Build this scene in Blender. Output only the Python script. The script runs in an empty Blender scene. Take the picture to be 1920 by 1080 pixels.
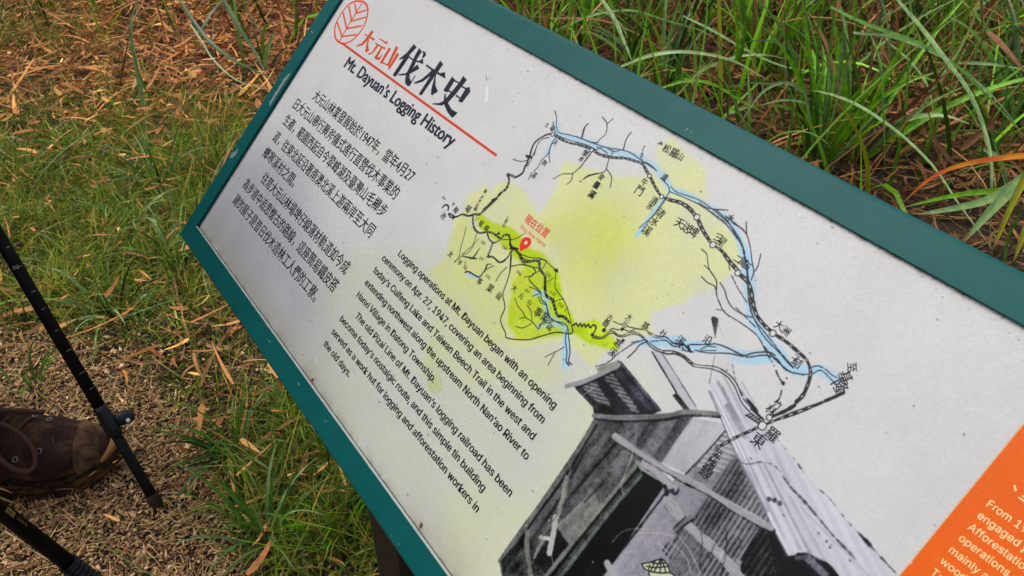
import bpy, math, random
import numpy as np
from mathutils import Vector
rad = math.radians
SC = bpy.context.scene
COL = SC.collection
# ------------------------------------------------------------------ camera, world, sun, exposure
CAMH = 1.17
PITCH = rad(37.8)
cam_d = bpy.data.cameras.new('camera')
cam_d.lens = 30.0; cam_d.sensor_width = 36.0
cam_d.clip_start = 0.02; cam_d.clip_end = 500
cam_d.dof.use_dof = True; cam_d.dof.focus_distance = 1.12; cam_d.dof.aperture_fstop = 16.0
cam = bpy.data.objects.new('camera', cam_d); COL.objects.link(cam)
cam.location = (0, 0, CAMH); cam.rotation_euler = (rad(90) - PITCH, 0, 0)
SC.camera = cam
SUN_EL, SUN_AZ = 56.0, -70.0          # azimuth from +Y towards +X
w = bpy.data.worlds.new('World'); SC.world = w; w.use_nodes = True
nt = w.node_tree; bg = nt.nodes['Background']
sky = nt.nodes.new('ShaderNodeTexSky'); sky.sky_type = 'NISHITA'; sky.sun_disc = False
sky.sun_elevation = rad(SUN_EL); sky.sun_rotation = rad(SUN_AZ); sky.dust_density = 4.0; sky.air_density = 1.0; sky.ozone_density = 1.0
hs = nt.nodes.new('ShaderNodeHueSaturation'); hs.inputs['Saturation'].default_value = 0.48
nt.links.new(sky.outputs[0], hs.inputs['Color']); nt.links.new(hs.outputs[0], bg.inputs['Color'])
bg.inputs['Strength'].default_value = 0.085
sl = bpy.data.lights.new('sun', 'SUN'); sl.energy = 0.9; sl.angle = rad(34); sl.color = (1.0, 0.975, 0.94)
so = bpy.data.objects.new('sun', sl); COL.objects.link(so)
sd = Vector((math.sin(rad(SUN_AZ)) * math.cos(rad(SUN_EL)), math.cos(rad(SUN_AZ)) * math.cos(rad(SUN_EL)), math.sin(rad(SUN_EL))))
so.rotation_euler = sd.to_track_quat('Z', 'Y').to_euler()
SC.view_settings.view_transform = 'Standard'; SC.view_settings.look = 'None'
SC.view_settings.exposure = 1.15; SC.view_settings.gamma = 1.0; SC.view_settings.use_curve_mapping = False
SC.cycles.max_bounces = 6; SC.cycles.transparent_max_bounces = 6

# ------------------------------------------------------------------ survey of the place: where a sight line meets a real plane
F = 1600.0
CAM = np.array([0, 0, CAMH])
RIGHT = np.array([1., 0, 0]); FWD = np.array([0, math.cos(PITCH), -math.sin(PITCH)]); DOWN = np.array([0, -math.sin(PITCH), -math.cos(PITCH)])
def unit(v): v = np.asarray(v, float); return v / np.linalg.norm(v)
def ray(x, y): return (x - 960) / F * RIGHT + (y - 540) / F * DOWN + FWD
def at_depth_y(x, y, Y): r = ray(x, y); return CAM + r * (Y / r[1])
def on_ground(x, y, h=0.0): r = ray(x, y); return CAM + r * ((CAMH - h) / -r[2])
EU = unit(np.array([0.57035, -0.8214, 0]))          # along the sign, to the right
EV = unit(np.array([-0.56844, -0.39471, -0.72186])) # down the slope of the sign
EV = unit(EV - EU * (EU @ EV)); NN = np.cross(EV, EU); NN = NN * np.sign(NN[2])
SO = CAM + ray(368.3, 424) * 1.24742                # lower left corner of the printed panel
def sign_uv(x, y, h=0.0):
    O = SO + NN * h; r = ray(x, y); q = CAM + r * (((O - CAM) @ NN) / (r @ NN)) - O
    return np.array([q @ EU, -(q @ EV)])
def sign_pt(u, v, h=0.0): return SO + EU * u - EV * v + NN * h
PW, PH = 1.36, 0.4495
rng = np.random.default_rng(7); random.seed(7)

# ------------------------------------------------------------------ helpers
def link(name, me, parent=None, mats=None, label=None, cat=None, group=None, kind=None, smooth=False):
    o = bpy.data.objects.new(name, me); COL.objects.link(o)
    if parent is not None: o.parent = parent
    for m in (mats or []): me.materials.append(m)
    if label: o['label'] = label
    if cat: o['category'] = cat
    if group: o['group'] = group
    if kind: o['kind'] = kind
    if smooth and me is not None: me.polygons.foreach_set('use_smooth', [True] * len(me.polygons))
    return o
def empty(name, loc, label, cat, group=None):
    o = bpy.data.objects.new(name, None); COL.objects.link(o); o.location = loc; o.empty_display_size = .05
    o['label'] = label; o['category'] = cat
    if group: o['group'] = group
    return o
def mesh_np(name, V, Q, T=None, col=None):
    me = bpy.data.meshes.new(name)
    V = np.asarray(V, np.float32); Q = np.zeros((0, 4), np.int32) if Q is None else np.asarray(Q, np.int32).reshape(-1, 4)
    T = np.zeros((0, 3), np.int32) if T is None else np.asarray(T, np.int32).reshape(-1, 3)
    me.vertices.add(len(V)); me.vertices.foreach_set('co', V.ravel())
    nl = Q.size + T.size; me.loops.add(nl); me.loops.foreach_set('vertex_index', np.concatenate([Q.ravel(), T.ravel()]))
    st = np.concatenate([np.arange(len(Q)) * 4, Q.size + np.arange(len(T)) * 3]).astype(np.int32)
    me.polygons.add(len(st)); me.polygons.foreach_set('loop_start', st)
    me.update(calc_edges=True); me.validate()
    if col is not None:
        a = me.color_attributes.new('tint', 'FLOAT_COLOR', 'POINT')
        c = np.ones((len(V), 4), np.float32); c[:, :3] = col; a.data.foreach_set('color', c.ravel())
    return me
def mesh_py(name, V, Fc): me = bpy.data.meshes.new(name); me.from_pydata([tuple(map(float, v)) for v in V], [], Fc); me.update(); return me
def loft(name, rings, cap=True):
    n = len(rings[0]); V = [p for r in rings for p in r]; Fc = []
    for i in range(len(rings) - 1):
        for j in range(n):
            Fc.append((i * n + j, i * n + (j + 1) % n, (i + 1) * n + (j + 1) % n, (i + 1) * n + j))
    if cap: Fc.append(tuple(range(n))[::-1]); Fc.append(tuple((len(rings) - 1) * n + j for j in range(n)))
    return mesh_py(name, V, Fc)
def tube(name, pts, radii, n=10):
    pts = [np.asarray(p, float) for p in pts]; rings = []; up = None
    for i, p in enumerate(pts):
        t = unit(pts[min(i + 1, len(pts) - 1)] - pts[max(i - 1, 0)])
        if up is None: up = np.array([0, 0, 1.]) if abs(t[2]) < .9 else np.array([1., 0, 0])
        a = unit(np.cross(t, up)); b = np.cross(a, t); up = b
        r = radii[i] if hasattr(radii, '__len__') else radii
        rings.append([p + r * (math.cos(2 * math.pi * k / n) * a + math.sin(2 * math.pi * k / n) * b) for k in range(n)])
    return loft(name, rings)
def spline(pts, k=6):
    P = np.asarray(pts, float)
    if len(P) < 3: return P
    E = np.vstack([2 * P[0] - P[1], P, 2 * P[-1] - P[-2]]); out = []
    for i in range(1, len(E) - 2):
        for s in range(k):
            t = s / k
            out.append(.5 * ((2 * E[i]) + (-E[i-1] + E[i+1]) * t + (2*E[i-1] - 5*E[i] + 4*E[i+1] - E[i+2]) * t*t + (-E[i-1] + 3*E[i] - 3*E[i+1] + E[i+2]) * t**3))
    out.append(E[-2]); return np.array(out)
def join_meshes(name, mes):
    V = []; Fc = []
    for m in mes:
        o = len(V); V += [tuple(v.co) for v in m.vertices]; Fc += [tuple(i + o for i in p.vertices) for p in m.polygons]
    return mesh_py(name, V, Fc)
def shift(me, loc):
    c = np.empty(len(me.vertices) * 3, np.float32); me.vertices.foreach_get('co', c)
    c = c.reshape(-1, 3) - np.asarray(loc, np.float32); me.vertices.foreach_set('co', c.ravel()); me.update(); return me

def mat(name, color=(.5, .5, .5), rough=.6, spec=.5, metal=0.0, noise=None, bump=None, tint=False, trans=0.0, dark=None, coat=0.0):
    m = bpy.data.materials.new(name); m.use_nodes = True; n = m.node_tree.nodes; l = m.node_tree.links
    b = n['Principled BSDF']; b.inputs['Base Color'].default_value = (*color, 1); b.inputs['Roughness'].default_value = rough
    b.inputs['Specular IOR Level'].default_value = spec; b.inputs['Metallic'].default_value = metal; b.inputs['Coat Weight'].default_value = coat
    tc = n.new('ShaderNodeTexCoord'); src = None
    if tint:
        a = n.new('ShaderNodeVertexColor'); a.layer_name = 'tint'; src = a.outputs['Color']
    if noise:                                    # (scale, second colour, low, high)
        nz = n.new('ShaderNodeTexNoise'); nz.inputs['Scale'].default_value = noise[0]; nz.inputs['Detail'].default_value = 6; nz.inputs['Roughness'].default_value = .65
        l.new(tc.outputs['Object'], nz.inputs['Vector'])
        r = n.new('ShaderNodeMapRange'); r.inputs['From Min'].default_value = noise[2]; r.inputs['From Max'].default_value = noise[3]
        l.new(nz.outputs['Fac'], r.inputs['Value'])
        mx = n.new('ShaderNodeMix'); mx.data_type = 'RGBA'; l.new(r.outputs[0], mx.inputs['Factor'])
        if src: l.new(src, mx.inputs['A'])
        else: mx.inputs['A'].default_value = (*color, 1)
        mx.inputs['B'].default_value = (*noise[1], 1); src = mx.outputs['Result']
    if src: l.new(src, b.inputs['Base Color'])
    if bump:                                     # (scale, strength, distance)
        nb = n.new('ShaderNodeTexNoise'); nb.inputs['Scale'].default_value = bump[0]; nb.inputs['Detail'].default_value = 8
        l.new(tc.outputs['Object'], nb.inputs['Vector'])
        bp = n.new('ShaderNodeBump'); bp.inputs['Strength'].default_value = bump[1]; bp.inputs['Distance'].default_value = bump[2]
        l.new(nb.outputs['Fac'], bp.inputs['Height']); l.new(bp.outputs[0], b.inputs['Normal'])
    if trans > 0:
        tr = n.new('ShaderNodeBsdfTranslucent'); ms = n.new('ShaderNodeMixShader'); ms.inputs[0].default_value = trans
        if src: l.new(src, tr.inputs['Color'])
        else: tr.inputs['Color'].default_value = (*color, 1)
        l.new(b.outputs[0], ms.inputs[1]); l.new(tr.outputs[0], ms.inputs[2]); l.new(ms.outputs[0], n['Material Output'].inputs['Surface'])
    return m
def lin(c): c = np.asarray(c, float) / 255.; return np.where(c <= .04045, c / 12.92, ((c + .055) / 1.055) ** 2.4)

# ------------------------------------------------------------------ value noise
def vnoise(h, w_, cell, seed=0, octs=4, cell_x=None):
    r = np.random.default_rng(seed); out = np.zeros((h, w_), np.float32); amp = 1.; tot = 0
    cy, cx = cell, (cell_x or cell)
    for o in range(octs):
        gy, gx = int(h / cy) + 3, int(w_ / cx) + 3
        g = r.random((gy, gx), dtype=np.float32)
        y = np.arange(h) / cy; x = np.arange(w_) / cx
        yi = y.astype(int); xi = x.astype(int); fy = (y - yi)[:, None]; fx = (x - xi)[None]
        fy = fy * fy * (3 - 2 * fy); fx = fx * fx * (3 - 2 * fx)
        a = g[yi][:, xi] * (1 - fx) + g[yi][:, xi + 1] * fx; b = g[yi + 1][:, xi] * (1 - fx) + g[yi + 1][:, xi + 1] * fx
        out += amp * (a * (1 - fy) + b * fy); tot += amp; amp *= .5; cy = max(cy / 2, 1); cx = max(cx / 2, 1)
    return out / tot

#ART_BEGIN
# ------------------------------------------------------------------ the printed panel: washes, old photograph, map line work
RES = 2300.0
IW, IH = int(PW * RES), int(PH * RES)
ART = np.zeros((IH, IW, 3), np.float32); ART[:] = (209, 209, 209)
def P2(pts): return np.array([sign_uv(*p) for p in pts]) * RES
def Z(fr, *pts): return [(fr[0] + p[0] / fr[2], fr[1] + p[1] / fr[2]) for p in pts]
fA = (800, 190, 3.375); fB = (1080, 190, 3.375); fC = (820, 440, 3.375); fD = (1100, 440, 3.374)
fE = (1260, 560, 3.0); fG = (1260, 380, 3.0); fH = (1080, 560, 7.714); f3 = (920, 740, 3.176); f4 = (1040, 640, 4.153); f6 = (1200, 800, 3.856)
fT = (730, 60, 6.353); fR = (610, 0, 6.0)
def box_of(Q, pad):
    x0 = max(int(Q[:, 0].min() - pad), 0); x1 = min(int(Q[:, 0].max() + pad) + 2, IW)
    y0 = max(int(Q[:, 1].min() - pad), 0); y1 = min(int(Q[:, 1].max() + pad) + 2, IH)
    return x0, x1, y0, y1
def inside(Q, X, Y):
    c = np.zeros(X.shape, bool); n = len(Q)
    for i in range(n):
        x1, y1 = Q[i]; x2, y2 = Q[(i + 1) % n]
        if y1 == y2: continue
        k = ((y1 > Y) != (y2 > Y)) & (X < (x2 - x1) * (Y - y1) / (y2 - y1) + x1); c ^= k
    return c
def blur(M, r):
    r = int(r)
    if r < 1: return M
    for _ in range(3):
        for ax in (0, 1):
            P = np.concatenate([np.repeat(np.take(M, [0], ax), r + 1, ax), M, np.repeat(np.take(M, [-1], ax), r, ax)], ax)
            C = np.cumsum(P, ax, dtype=np.float64)
            n = M.shape[ax]; a = np.take(C, range(2 * r + 1, 2 * r + 1 + n), ax); b = np.take(C, range(0, n), ax)
            M = ((a - b) / (2 * r + 1)).astype(np.float32)
    return M
WX = (vnoise(IH, IW, 60, 11, 5) - .5); WY = (vnoise(IH, IW, 60, 12, 5) - .5)
MOTTLE = vnoise(IH, IW, 90, 5, 6) - .5
def mask_poly(Q, pad, warp=0.0, soft=0):
    x0, x1, y0, y1 = box_of(Q, pad + warp)
    if x1 <= x0 or y1 <= y0: return None
    X, Y = np.meshgrid(np.arange(x0, x1) + .5, np.arange(y0, y1) + .5)
    if warp: X = X + WX[y0:y1, x0:x1] * warp * 2; Y = Y + WY[y0:y1, x0:x1] * warp * 2
    if soft: M = blur(inside(Q, X, Y).astype(np.float32), soft)
    else: M = sum(inside(Q, X + a, Y + b).astype(np.float32) for a in (-.25, .25) for b in (-.25, .25)) / 4
    return x0, x1, y0, y1, M
def paint(sl, M, c, alpha=1.0, mul=False):
    x0, x1, y0, y1 = sl; A = ART[y0:y1, x0:x1]; M = (M * alpha)[..., None]
    c = np.asarray(c, np.float32)
    if mul: A *= (1 - M) + M * c / 255.
    else: A += (c - A) * M
def wash(pts, c, alpha=.9, warp=14, soft=2, edge=.0):
    r = mask_poly(P2(pts), 30 + soft * 3, warp, soft)
    if not r: return
    x0, x1, y0, y1, M = r; M = M * (1 + MOTTLE[y0:y1, x0:x1] * 1.1)
    if edge: M = M + edge * np.clip(1 - abs(M - .35) / .3, 0, 1)
    paint((x0, x1, y0, y1), np.clip(M, 0, 1), c, alpha)
def grain(name_pts, base, direction=None, amp=12, cell=3, aniso=14, corr=0, period=0, grad=None, alpha=1.0, soft=0, seed=1, warp=0, tint=(1.0, .99, 1.035)):
    """a piece of the old photograph: polygon with grain / corrugation that runs along 'direction' (two photo points)"""
    Q = P2(name_pts); r = mask_poly(Q, 4 + soft * 3, warp, soft)
    if not r: return
    x0, x1, y0, y1, M = r; h, wd = M.shape
    X, Y = np.meshgrid(np.arange(x0, x1), np.arange(y0, y1)); d = P2(direction) if direction is not None else np.array([[0, 0], [1, 0]])
    t = unit(d[1] - d[0]); al = (X - d[0][0]) * t[0] + (Y - d[0][1]) * t[1]; pe = -(X - d[0][0]) * t[1] + (Y - d[0][1]) * t[0]
    g = np.random.default_rng(seed).random((512, 512)).astype(np.float32); g = blur(g, 1) 
    def samp(a, b): 
        ai = np.floor(a).astype(int); bi = np.floor(b).astype(int); fa = a - ai; fb = b - bi
        return (g[ai % 512, bi % 512] * (1-fa) * (1-fb) + g[(ai+1) % 512, bi % 512] * fa * (1-fb) + g[ai % 512, (bi+1) % 512] * (1-fa) * fb + g[(ai+1) % 512, (bi+1) % 512] * fa * fb)
    v = np.full(M.shape, float(base)); N1 = samp(al / (cell * aniso), pe / cell) - .5; N2 = samp(al / (cell * aniso * 3) + 99, pe / (cell * 4)) - .5; N3 = samp(al / 3 + 50, pe / 2) - .5
    N4 = samp(al / (cell * aniso * 2.4) + 17, pe / 1.5) - .5; N5 = samp(al / (cell * aniso * .8) + 37, pe / 2.6) - .5
    v += amp * (N1 * 5 + N2 * 8 + N3 * 2 + N4 * abs(N4) * 26 + N5 * abs(N5) * 16)
    if corr:
        s = np.sin(2 * math.pi * (pe + 2 * N2) / (period * RES / 1000)); v += corr * s * (1 + N2 * 2)
    if grad is not None:
        G = P2(grad[:2]); gt = np.clip(((X - G[0][0]) * (G[1][0] - G[0][0]) + (Y - G[0][1]) * (G[1][1] - G[0][1])) / ((G[1] - G[0]) @ (G[1] - G[0])), 0, 1)
        v += grad[2] * gt
    c = np.clip(v[..., None] * np.array(tint), 4, 232); A = ART[y0:y1, x0:x1]; A += (c - A) * (M * alpha)[..., None]
def line(pts, mm, c=(26, 24, 30), alpha=1.0, smooth=True, soft=0.0, dash=None, rough=0.25, taper=False):
    Q = P2(pts)
    if smooth and len(Q) > 2: Q = spline(Q, 5)
    hw = mm * RES / 2000.; pad = hw + soft + 3; acc = 0.
    for i in range(len(Q) - 1):
        a, b = Q[i], Q[i + 1]; L = np.hypot(*(b - a))
        if L < 1e-3: continue
        if dash:
            # split into dashes measured along the line
            n = max(int(L / 2), 1); keep = []
            for k in range(n):
                s = (acc + L * (k + .5) / n) * 1000 / RES
                if (s % (dash[0] + dash[1])) < dash[0]: keep.append((k / n, (k + 1) / n))
            acc += L; segs = []
            for s0, s1 in keep:
                if segs and abs(segs[-1][1] - s0) < 1e-6: segs[-1][1] = s1
                else: segs.append([s0, s1])
            segs = [(a + (b - a) * s0, a + (b - a) * s1) for s0, s1 in segs]
        else: segs = [(a, b)]
        for p, q in segs:
            x0, x1, y0, y1 = box_of(np.array([p, q]), pad)
            if x1 <= x0 or y1 <= y0: continue
            X, Y = np.meshgrid(np.arange(x0, x1) + .5, np.arange(y0, y1) + .5)
            d = q - p; t = np.clip(((X - p[0]) * d[0] + (Y - p[1]) * d[1]) / max(d @ d, 1e-6), 0, 1)
            D = np.hypot(X - p[0] - t * d[0], Y - p[1] - t * d[1]); ww = hw * (1 + rough * 3 * WX[y0:y1, x0:x1] + rough * (random.random() - .5))
            M = np.clip((ww - D) / max(soft, 1.0) + .5, 0, 1)
            if soft: LAY[y0:y1, x0:x1] = np.maximum(LAY[y0:y1, x0:x1], M)
            else: paint((x0, x1, y0, y1), M, c, alpha)
def soft_lines(lst, c, alpha):
    global LAY
    LAY = np.zeros((IH, IW), np.float32)
    for pts, mm, soft in lst: line(pts, mm, soft=soft)
    paint((0, IW, 0, IH), LAY * (1 + MOTTLE * .8).clip(0, 1.3), c, alpha)
def dot(p, mm, c=(26, 24, 30), ring=None):
    q = P2([p])[0]; R = mm * RES / 2000.; x0, x1, y0, y1 = box_of(q[None], R + 4)
    X, Y = np.meshgrid(np.arange(x0, x1) + .5, np.arange(y0, y1) + .5); D = np.hypot(X - q[0], Y - q[1])
    paint((x0, x1, y0, y1), np.clip(R - D + .5, 0, 1), c)
    if ring: paint((x0, x1, y0, y1), np.clip(R - ring * RES / 1000. - D + .5, 0, 1), (212, 214, 208))
def fill(pts, c, alpha=1.0, smooth=False):
    Q = P2(pts); Q = spline(np.vstack([Q, Q[:1]]), 4)[:-1] if smooth else Q
    r = mask_poly(Q, 3); 
    if r: paint(r[:4], r[4], c, alpha)

# broad tints of the paper; the left greys also paint in dimmer light
wash([(600, 480), (820, 470), (900, 620), (1110, 690), (1080, 760), (1000, 900), (930, 1000), (900, 1080), (840, 1090), (620, 780), (520, 620)], (190, 196, 170), .50, 40, 42)
wash([(840, 900), (960, 930), (1010, 880), (1080, 800), (1100, 700), (1230, 700), (1200, 830), (940, 1060), (900, 1100), (830, 1080)], (205, 210, 172), .7, 30, 30)
wash([(360, 430), (420, 380), (700, 900), (900, 1090), (830, 1090)], (160, 156, 138), .75, 30, 40)  # tan-grey print wash, deepened to paint in the dimmer lower left
wash([(380, 400), (470, 270), (560, 300), (600, 560), (620, 700), (540, 620), (420, 470)], (168, 168, 178), .75, 40, 60)  # grey-lavender wash, part print tint, part painted shade at the left end
wash([(700, 250), (800, 320), (760, 330), (690, 300)], (205, 206, 190), .5, 20, 18)
# water-colour washes of the map
wash([(845, 450), (850, 410), (872, 392), (878, 372), (905, 352), (908, 345), (925, 372), (926, 352), (955, 338), (975, 350), (990, 365), (1004, 391), (1013, 402), (1025, 380), (1045, 350), (1047, 318), (1060, 302), (1085, 312), (1120, 325), (1165, 335), (1215, 330), (1232, 318), (1230, 275), (1262, 258), (1287, 290), (1317, 317), (1326, 380), (1360, 420), (1388, 462), (1396, 492), (1373, 512), (1340, 545), (1320, 543), (1303, 547), (1278, 567), (1248, 576), (1218, 586), (1222, 600), (1212, 610), (1225, 625), (1150, 632), (1110, 690), (1060, 640), (960, 650), (900, 600), (850, 520)], (213, 217, 158), .95, 10, 3, .12)
wash([(1050, 470), (1060, 400), (1100, 380), (1180, 390), (1200, 450), (1190, 520), (1140, 560), (1080, 540)], (200, 209, 100), .70, 34, 48)
wash([(1090, 400), (1150, 400), (1165, 450), (1130, 500), (1090, 480)], (192, 203, 66), .42, 30, 38)
wash([(845, 440), (870, 400), (890, 440), (940, 500), (950, 560), (945, 640), (900, 650), (830, 560), (800, 510), (830, 480)], (205, 212, 132), .7, 14, 5)
wash([(560 + 230, 440 + 250), (820, 530), (850, 580), (960, 640), (1050, 640), (1060, 700), (1000, 740), (960, 700), (880, 740), (830, 690)], (204, 211, 146), .40, 22, 18)
wash([(1095, 410), (1110, 408), (1100, 470), (1050, 470), (1020, 440), (1020, 412), (1060, 404)], (206, 212, 112), .55, 12, 4)
fill([(808, 705), (820, 703), (829, 712), (829, 730), (820, 738), (808, 735), (802, 722)], (186, 198, 128), .6, True)
wash([(800, 640), (815, 640), (830, 700), (810, 740), (790, 700)], (190, 200, 130), .35, 10, 6)
wash([(890, 400), (902, 404), (925, 418), (955, 426), (975, 440), (985, 458), (1000, 468), (1027, 482), (1045, 512), (1056, 560), (1070, 590), (1078, 608), (1118, 600), (1135, 615), (1163, 650), (1110, 648), (1076, 626), (1050, 630), (1004, 634), (968, 634), (950, 608), (953, 573), (962, 530), (985, 500), (960, 478), (935, 452), (900, 430)], (178, 206, 14), .98, 9, 2, .0)
wash([(955, 500), (985, 495), (1010, 540), (1000, 600), (960, 580)], (205, 214, 90), .55, 14, 9)
for cx, cy, r in ((980, 620, 20), (1120, 620, 14), (1030, 610, 14)):
    wash([(cx - r, cy - r), (cx + r, cy - r), (cx + r, cy + r * .7), (cx - r, cy + r)], (206, 216, 110), .5, 14, 5)
# rivers
BL = (160, 205, 232)
soft_lines([(Z(fA, (825, 150), (830, 200), (900, 225), (980, 245), (1080, 285)), 7, 5), (Z(fB, (0, 235), (110, 285), (230, 310), (380, 350), (440, 380), (500, 420), (560, 490), (600, 560)), 7, 5),
            (Z(fB, (600, 560), (720, 600), (860, 680), (960, 750), (1020, 850), (1060, 960)), 6.5, 5), (Z(fB, (580, 590), (500, 680), (440, 770), (385, 850)), 5, 4),
            (Z(fA, (820, 220), (790, 270), (760, 330)), 5, 5), (Z(fG, (400, 260), (425, 340), (435, 440), (440, 560), (455, 660), (530, 770), (600, 850), (660, 930), (760, 950), (830, 940), (935, 1000)), 9, 6),
            (Z(fE, (-180, 245), (-100, 240), (0, 240), (110, 270), (200, 270), (330, 300), (420, 325), (560, 325)), 9, 6), (Z(fE, (330, 335), (480, 345)), 8, 6),
            (Z(fC, (620, 365), (680, 390), (690, 480), (720, 540), (800, 580), (815, 640), (810, 830)), 8, 5), (Z(fC, (640, 580), (740, 545)), 6, 4), (Z(fC, (190, 250), (260, 270)), 4, 4)], BL, .8)

# --- the old photograph of the tin hut
LV = (1.0, .985, 1.06); GR = (.96, 1.02, .97)
dW = [(1140, 800), (960, 1060)]
grain([(1117, 787), (1128, 780), (1300, 772), (1299, 786), (1241, 868), (1203, 870), (1024, 1090), (942, 1090), (936, 1052)], 104, dW, 13, 3, 16, seed=2, grad=((1150, 800), (980, 1050), -26), tint=(.99, 1.0, 1.02))
grain([(1200, 785), (1298, 780), (1241, 866), (1190, 850)], 92, dW, 16, 5, 12, seed=12, tint=LV)
grain([(1128, 782), (1180, 782), (1150, 830), (1110, 850)], 70, dW, 16, 4, 10, seed=13, alpha=.8, soft=4)
for a, b, wmm, g in (((1262, 783), (1214, 852), 7, 150), ((1225, 784), (1196, 826), 2, 60), ((1156, 830), (1046, 957), 1.5, 28), ((1190, 812), (1150, 862), 1.2, 50), ((1245, 790), (1206, 846), 4, 130), ((1140, 812), (1040, 950), 4, 128), ((1170, 850), (1110, 924), 5, 130), ((1116, 820), (1010, 960), 2.5, 60), ((1186, 868), (1100, 970), 2, 62), ((1192, 878), (1130, 950), 3, 135)):
    for q in range(4): o = (q - 1.5) * wmm * .55; line([(a[0] + o, a[1] + o * .7), (b[0] + o * 1.2, b[1] + o * .8)], max(wmm * .3, .8), (g * .98, g, g * 1.02), .5, smooth=False, rough=1.4)
grain([(1043, 986), (1109, 923), (1119, 918), (1128, 967), (1068, 1022)], 122, [(1100, 925), (1040, 990)], 10, 2, 10, 14, 1.6, seed=3, tint=(.98, 1, .97))
grain([(1109, 905), (1150, 880), (1160, 900), (1130, 960), (1118, 925)], 104, dW, 20, 3, 3, seed=4, tint=(.98, 1, .97), warp=6)
grain([(1044, 989), (1067, 1022), (1024, 1076), (997, 1050)], 44, dW, 5, 3, 6, seed=5, tint=GR)
line([(1114, 792), (1060, 880), (1000, 964), (937, 1052)], 4.5, (112, 112, 112)); line([(1119, 796), (1066, 884), (1006, 968), (946, 1056)], 2, (26, 30, 28))
line([(1100, 840), (1040, 950), (975, 1045)], 3, (50, 54, 50), .8)
grain([(936, 1052), (990, 998), (1010, 1040), (1000, 1090), (944, 1090)], 48, dW, 26, 3, 1.5, seed=6, warp=8, tint=GR)
for pts, mm, g in ((Z(f3, (450, 490), (430, 600), (400, 730)), 4, 140), (Z(f3, (385, 730), (375, 820), (350, 940)), 5.5, 178), (Z(f3, (300, 850), (350, 858)), 3.5, 190), (Z(f3, (220, 820), (215, 900), (238, 1080)), 5, 122), (Z(f3, (480, 400), (430, 650), (300, 860), (250, 1000)), 1.5, 120), (Z(f3, (310, 870), (260, 970)), 2, 140), (Z(f3, (690, 500), (560, 640)), 1.5, 50)):
    line(pts, mm, (g, g, g * .97))
# dark opening and the boards beside it
fill([(1200, 873), (1246, 908), (1248, 927), (1126, 1090), (1030, 1090)], (17, 19, 22))
grain([(1200, 874), (1204, 884), (1042, 1090), (1010, 1090)], 70, dW, 14, 2, 16, seed=7, tint=GR)
line([(1202, 892), (1140, 965), (1046, 1088)], 3.2, (108, 114, 112)); line([(1196, 880), (1130, 958), (1030, 1086)], 2.2, (22, 26, 24))
line([(1196, 868), (1100, 985), (1022, 1082)], 3.2, (128, 132, 126))
fill([(1190, 862), (1215, 874), (1240, 892), (1232, 900), (1200, 880)], (150, 154, 148))
# wall sheets to the right of the opening
grain([(1247, 908), (1285, 889), (1358, 800), (1500, 1090), (1126, 1090)], 150, [(1300, 900), (1180, 1060)], 7, 5, 10, seed=8, tint=(1.0, .985, 1.045))
line([(1247, 926), (1128, 1082)], 2.2, (40, 38, 44), rough=.8)
grain([(1299, 783), (1360, 795), (1369, 802), (1286, 889), (1241, 867), (1262, 835)], 186, [(1300, 790), (1260, 860)], 8, 3, 2, grad=((1300, 790), (1250, 870), -10), seed=9)
line([(1369, 800), (1285, 890)], 1.4, (60, 58, 68), smooth=False)
grain([(1359, 808), (1381, 853), (1353, 886), (1335, 892), (1303, 875)], 158, [(1303, 862), (1360, 880)], 5, 3, 8, 20, 4.2, seed=10, tint=(1.0, .99, 1.04))
line([(1359, 808), (1303, 876)], 2.4, (24, 22, 30), rough=1.0)
grain([(1303, 876), (1353, 886), (1335, 910), (1300, 900)], 128, [(1303, 862), (1360, 880)], 6, 3, 8, seed=19, tint=(1.0, .99, 1.04))
cd = [(1379, 854), (1309, 966)]
grain([(1382, 850), (1413, 905), (1440, 960), (1447, 985), (1427, 984), (1386, 1050), (1378, 1090), (1290, 1090), (1238, 1030), (1302, 972), (1330, 925)], 112, cd, 9, 2, 20, 34, 4.0, seed=11, tint=(1.0, .985, 1.045))
grain([(1379, 853), (1405, 900), (1350, 985), (1302, 975)], 72, cd, 9, 2, 20, 30, 4.0, seed=14, alpha=.75, soft=6)
grain([(1275, 1000), (1302, 980), (1330, 1020), (1300, 1090), (1240, 1090)], 118, cd, 8, 2, 20, 12, 3.2, seed=15, alpha=.9)
grain([(1427, 981), (1432, 985), (1396, 1052), (1386, 1050), (1384, 1090), (1360, 1090), (1380, 1050)], 142, cd, 5, 3, 10, seed=16)
line([(1430, 983), (1390, 1050)], 1.6, (20, 20, 26))
grain([(1428, 984), (1450, 993), (1475, 1040), (1490, 1059), (1570, 1095), (1386, 1095), (1389, 1059)], 46, [(1460, 1000), (1400, 1090)], 6, 2, 20, 26, 4.6, seed=17)
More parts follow.
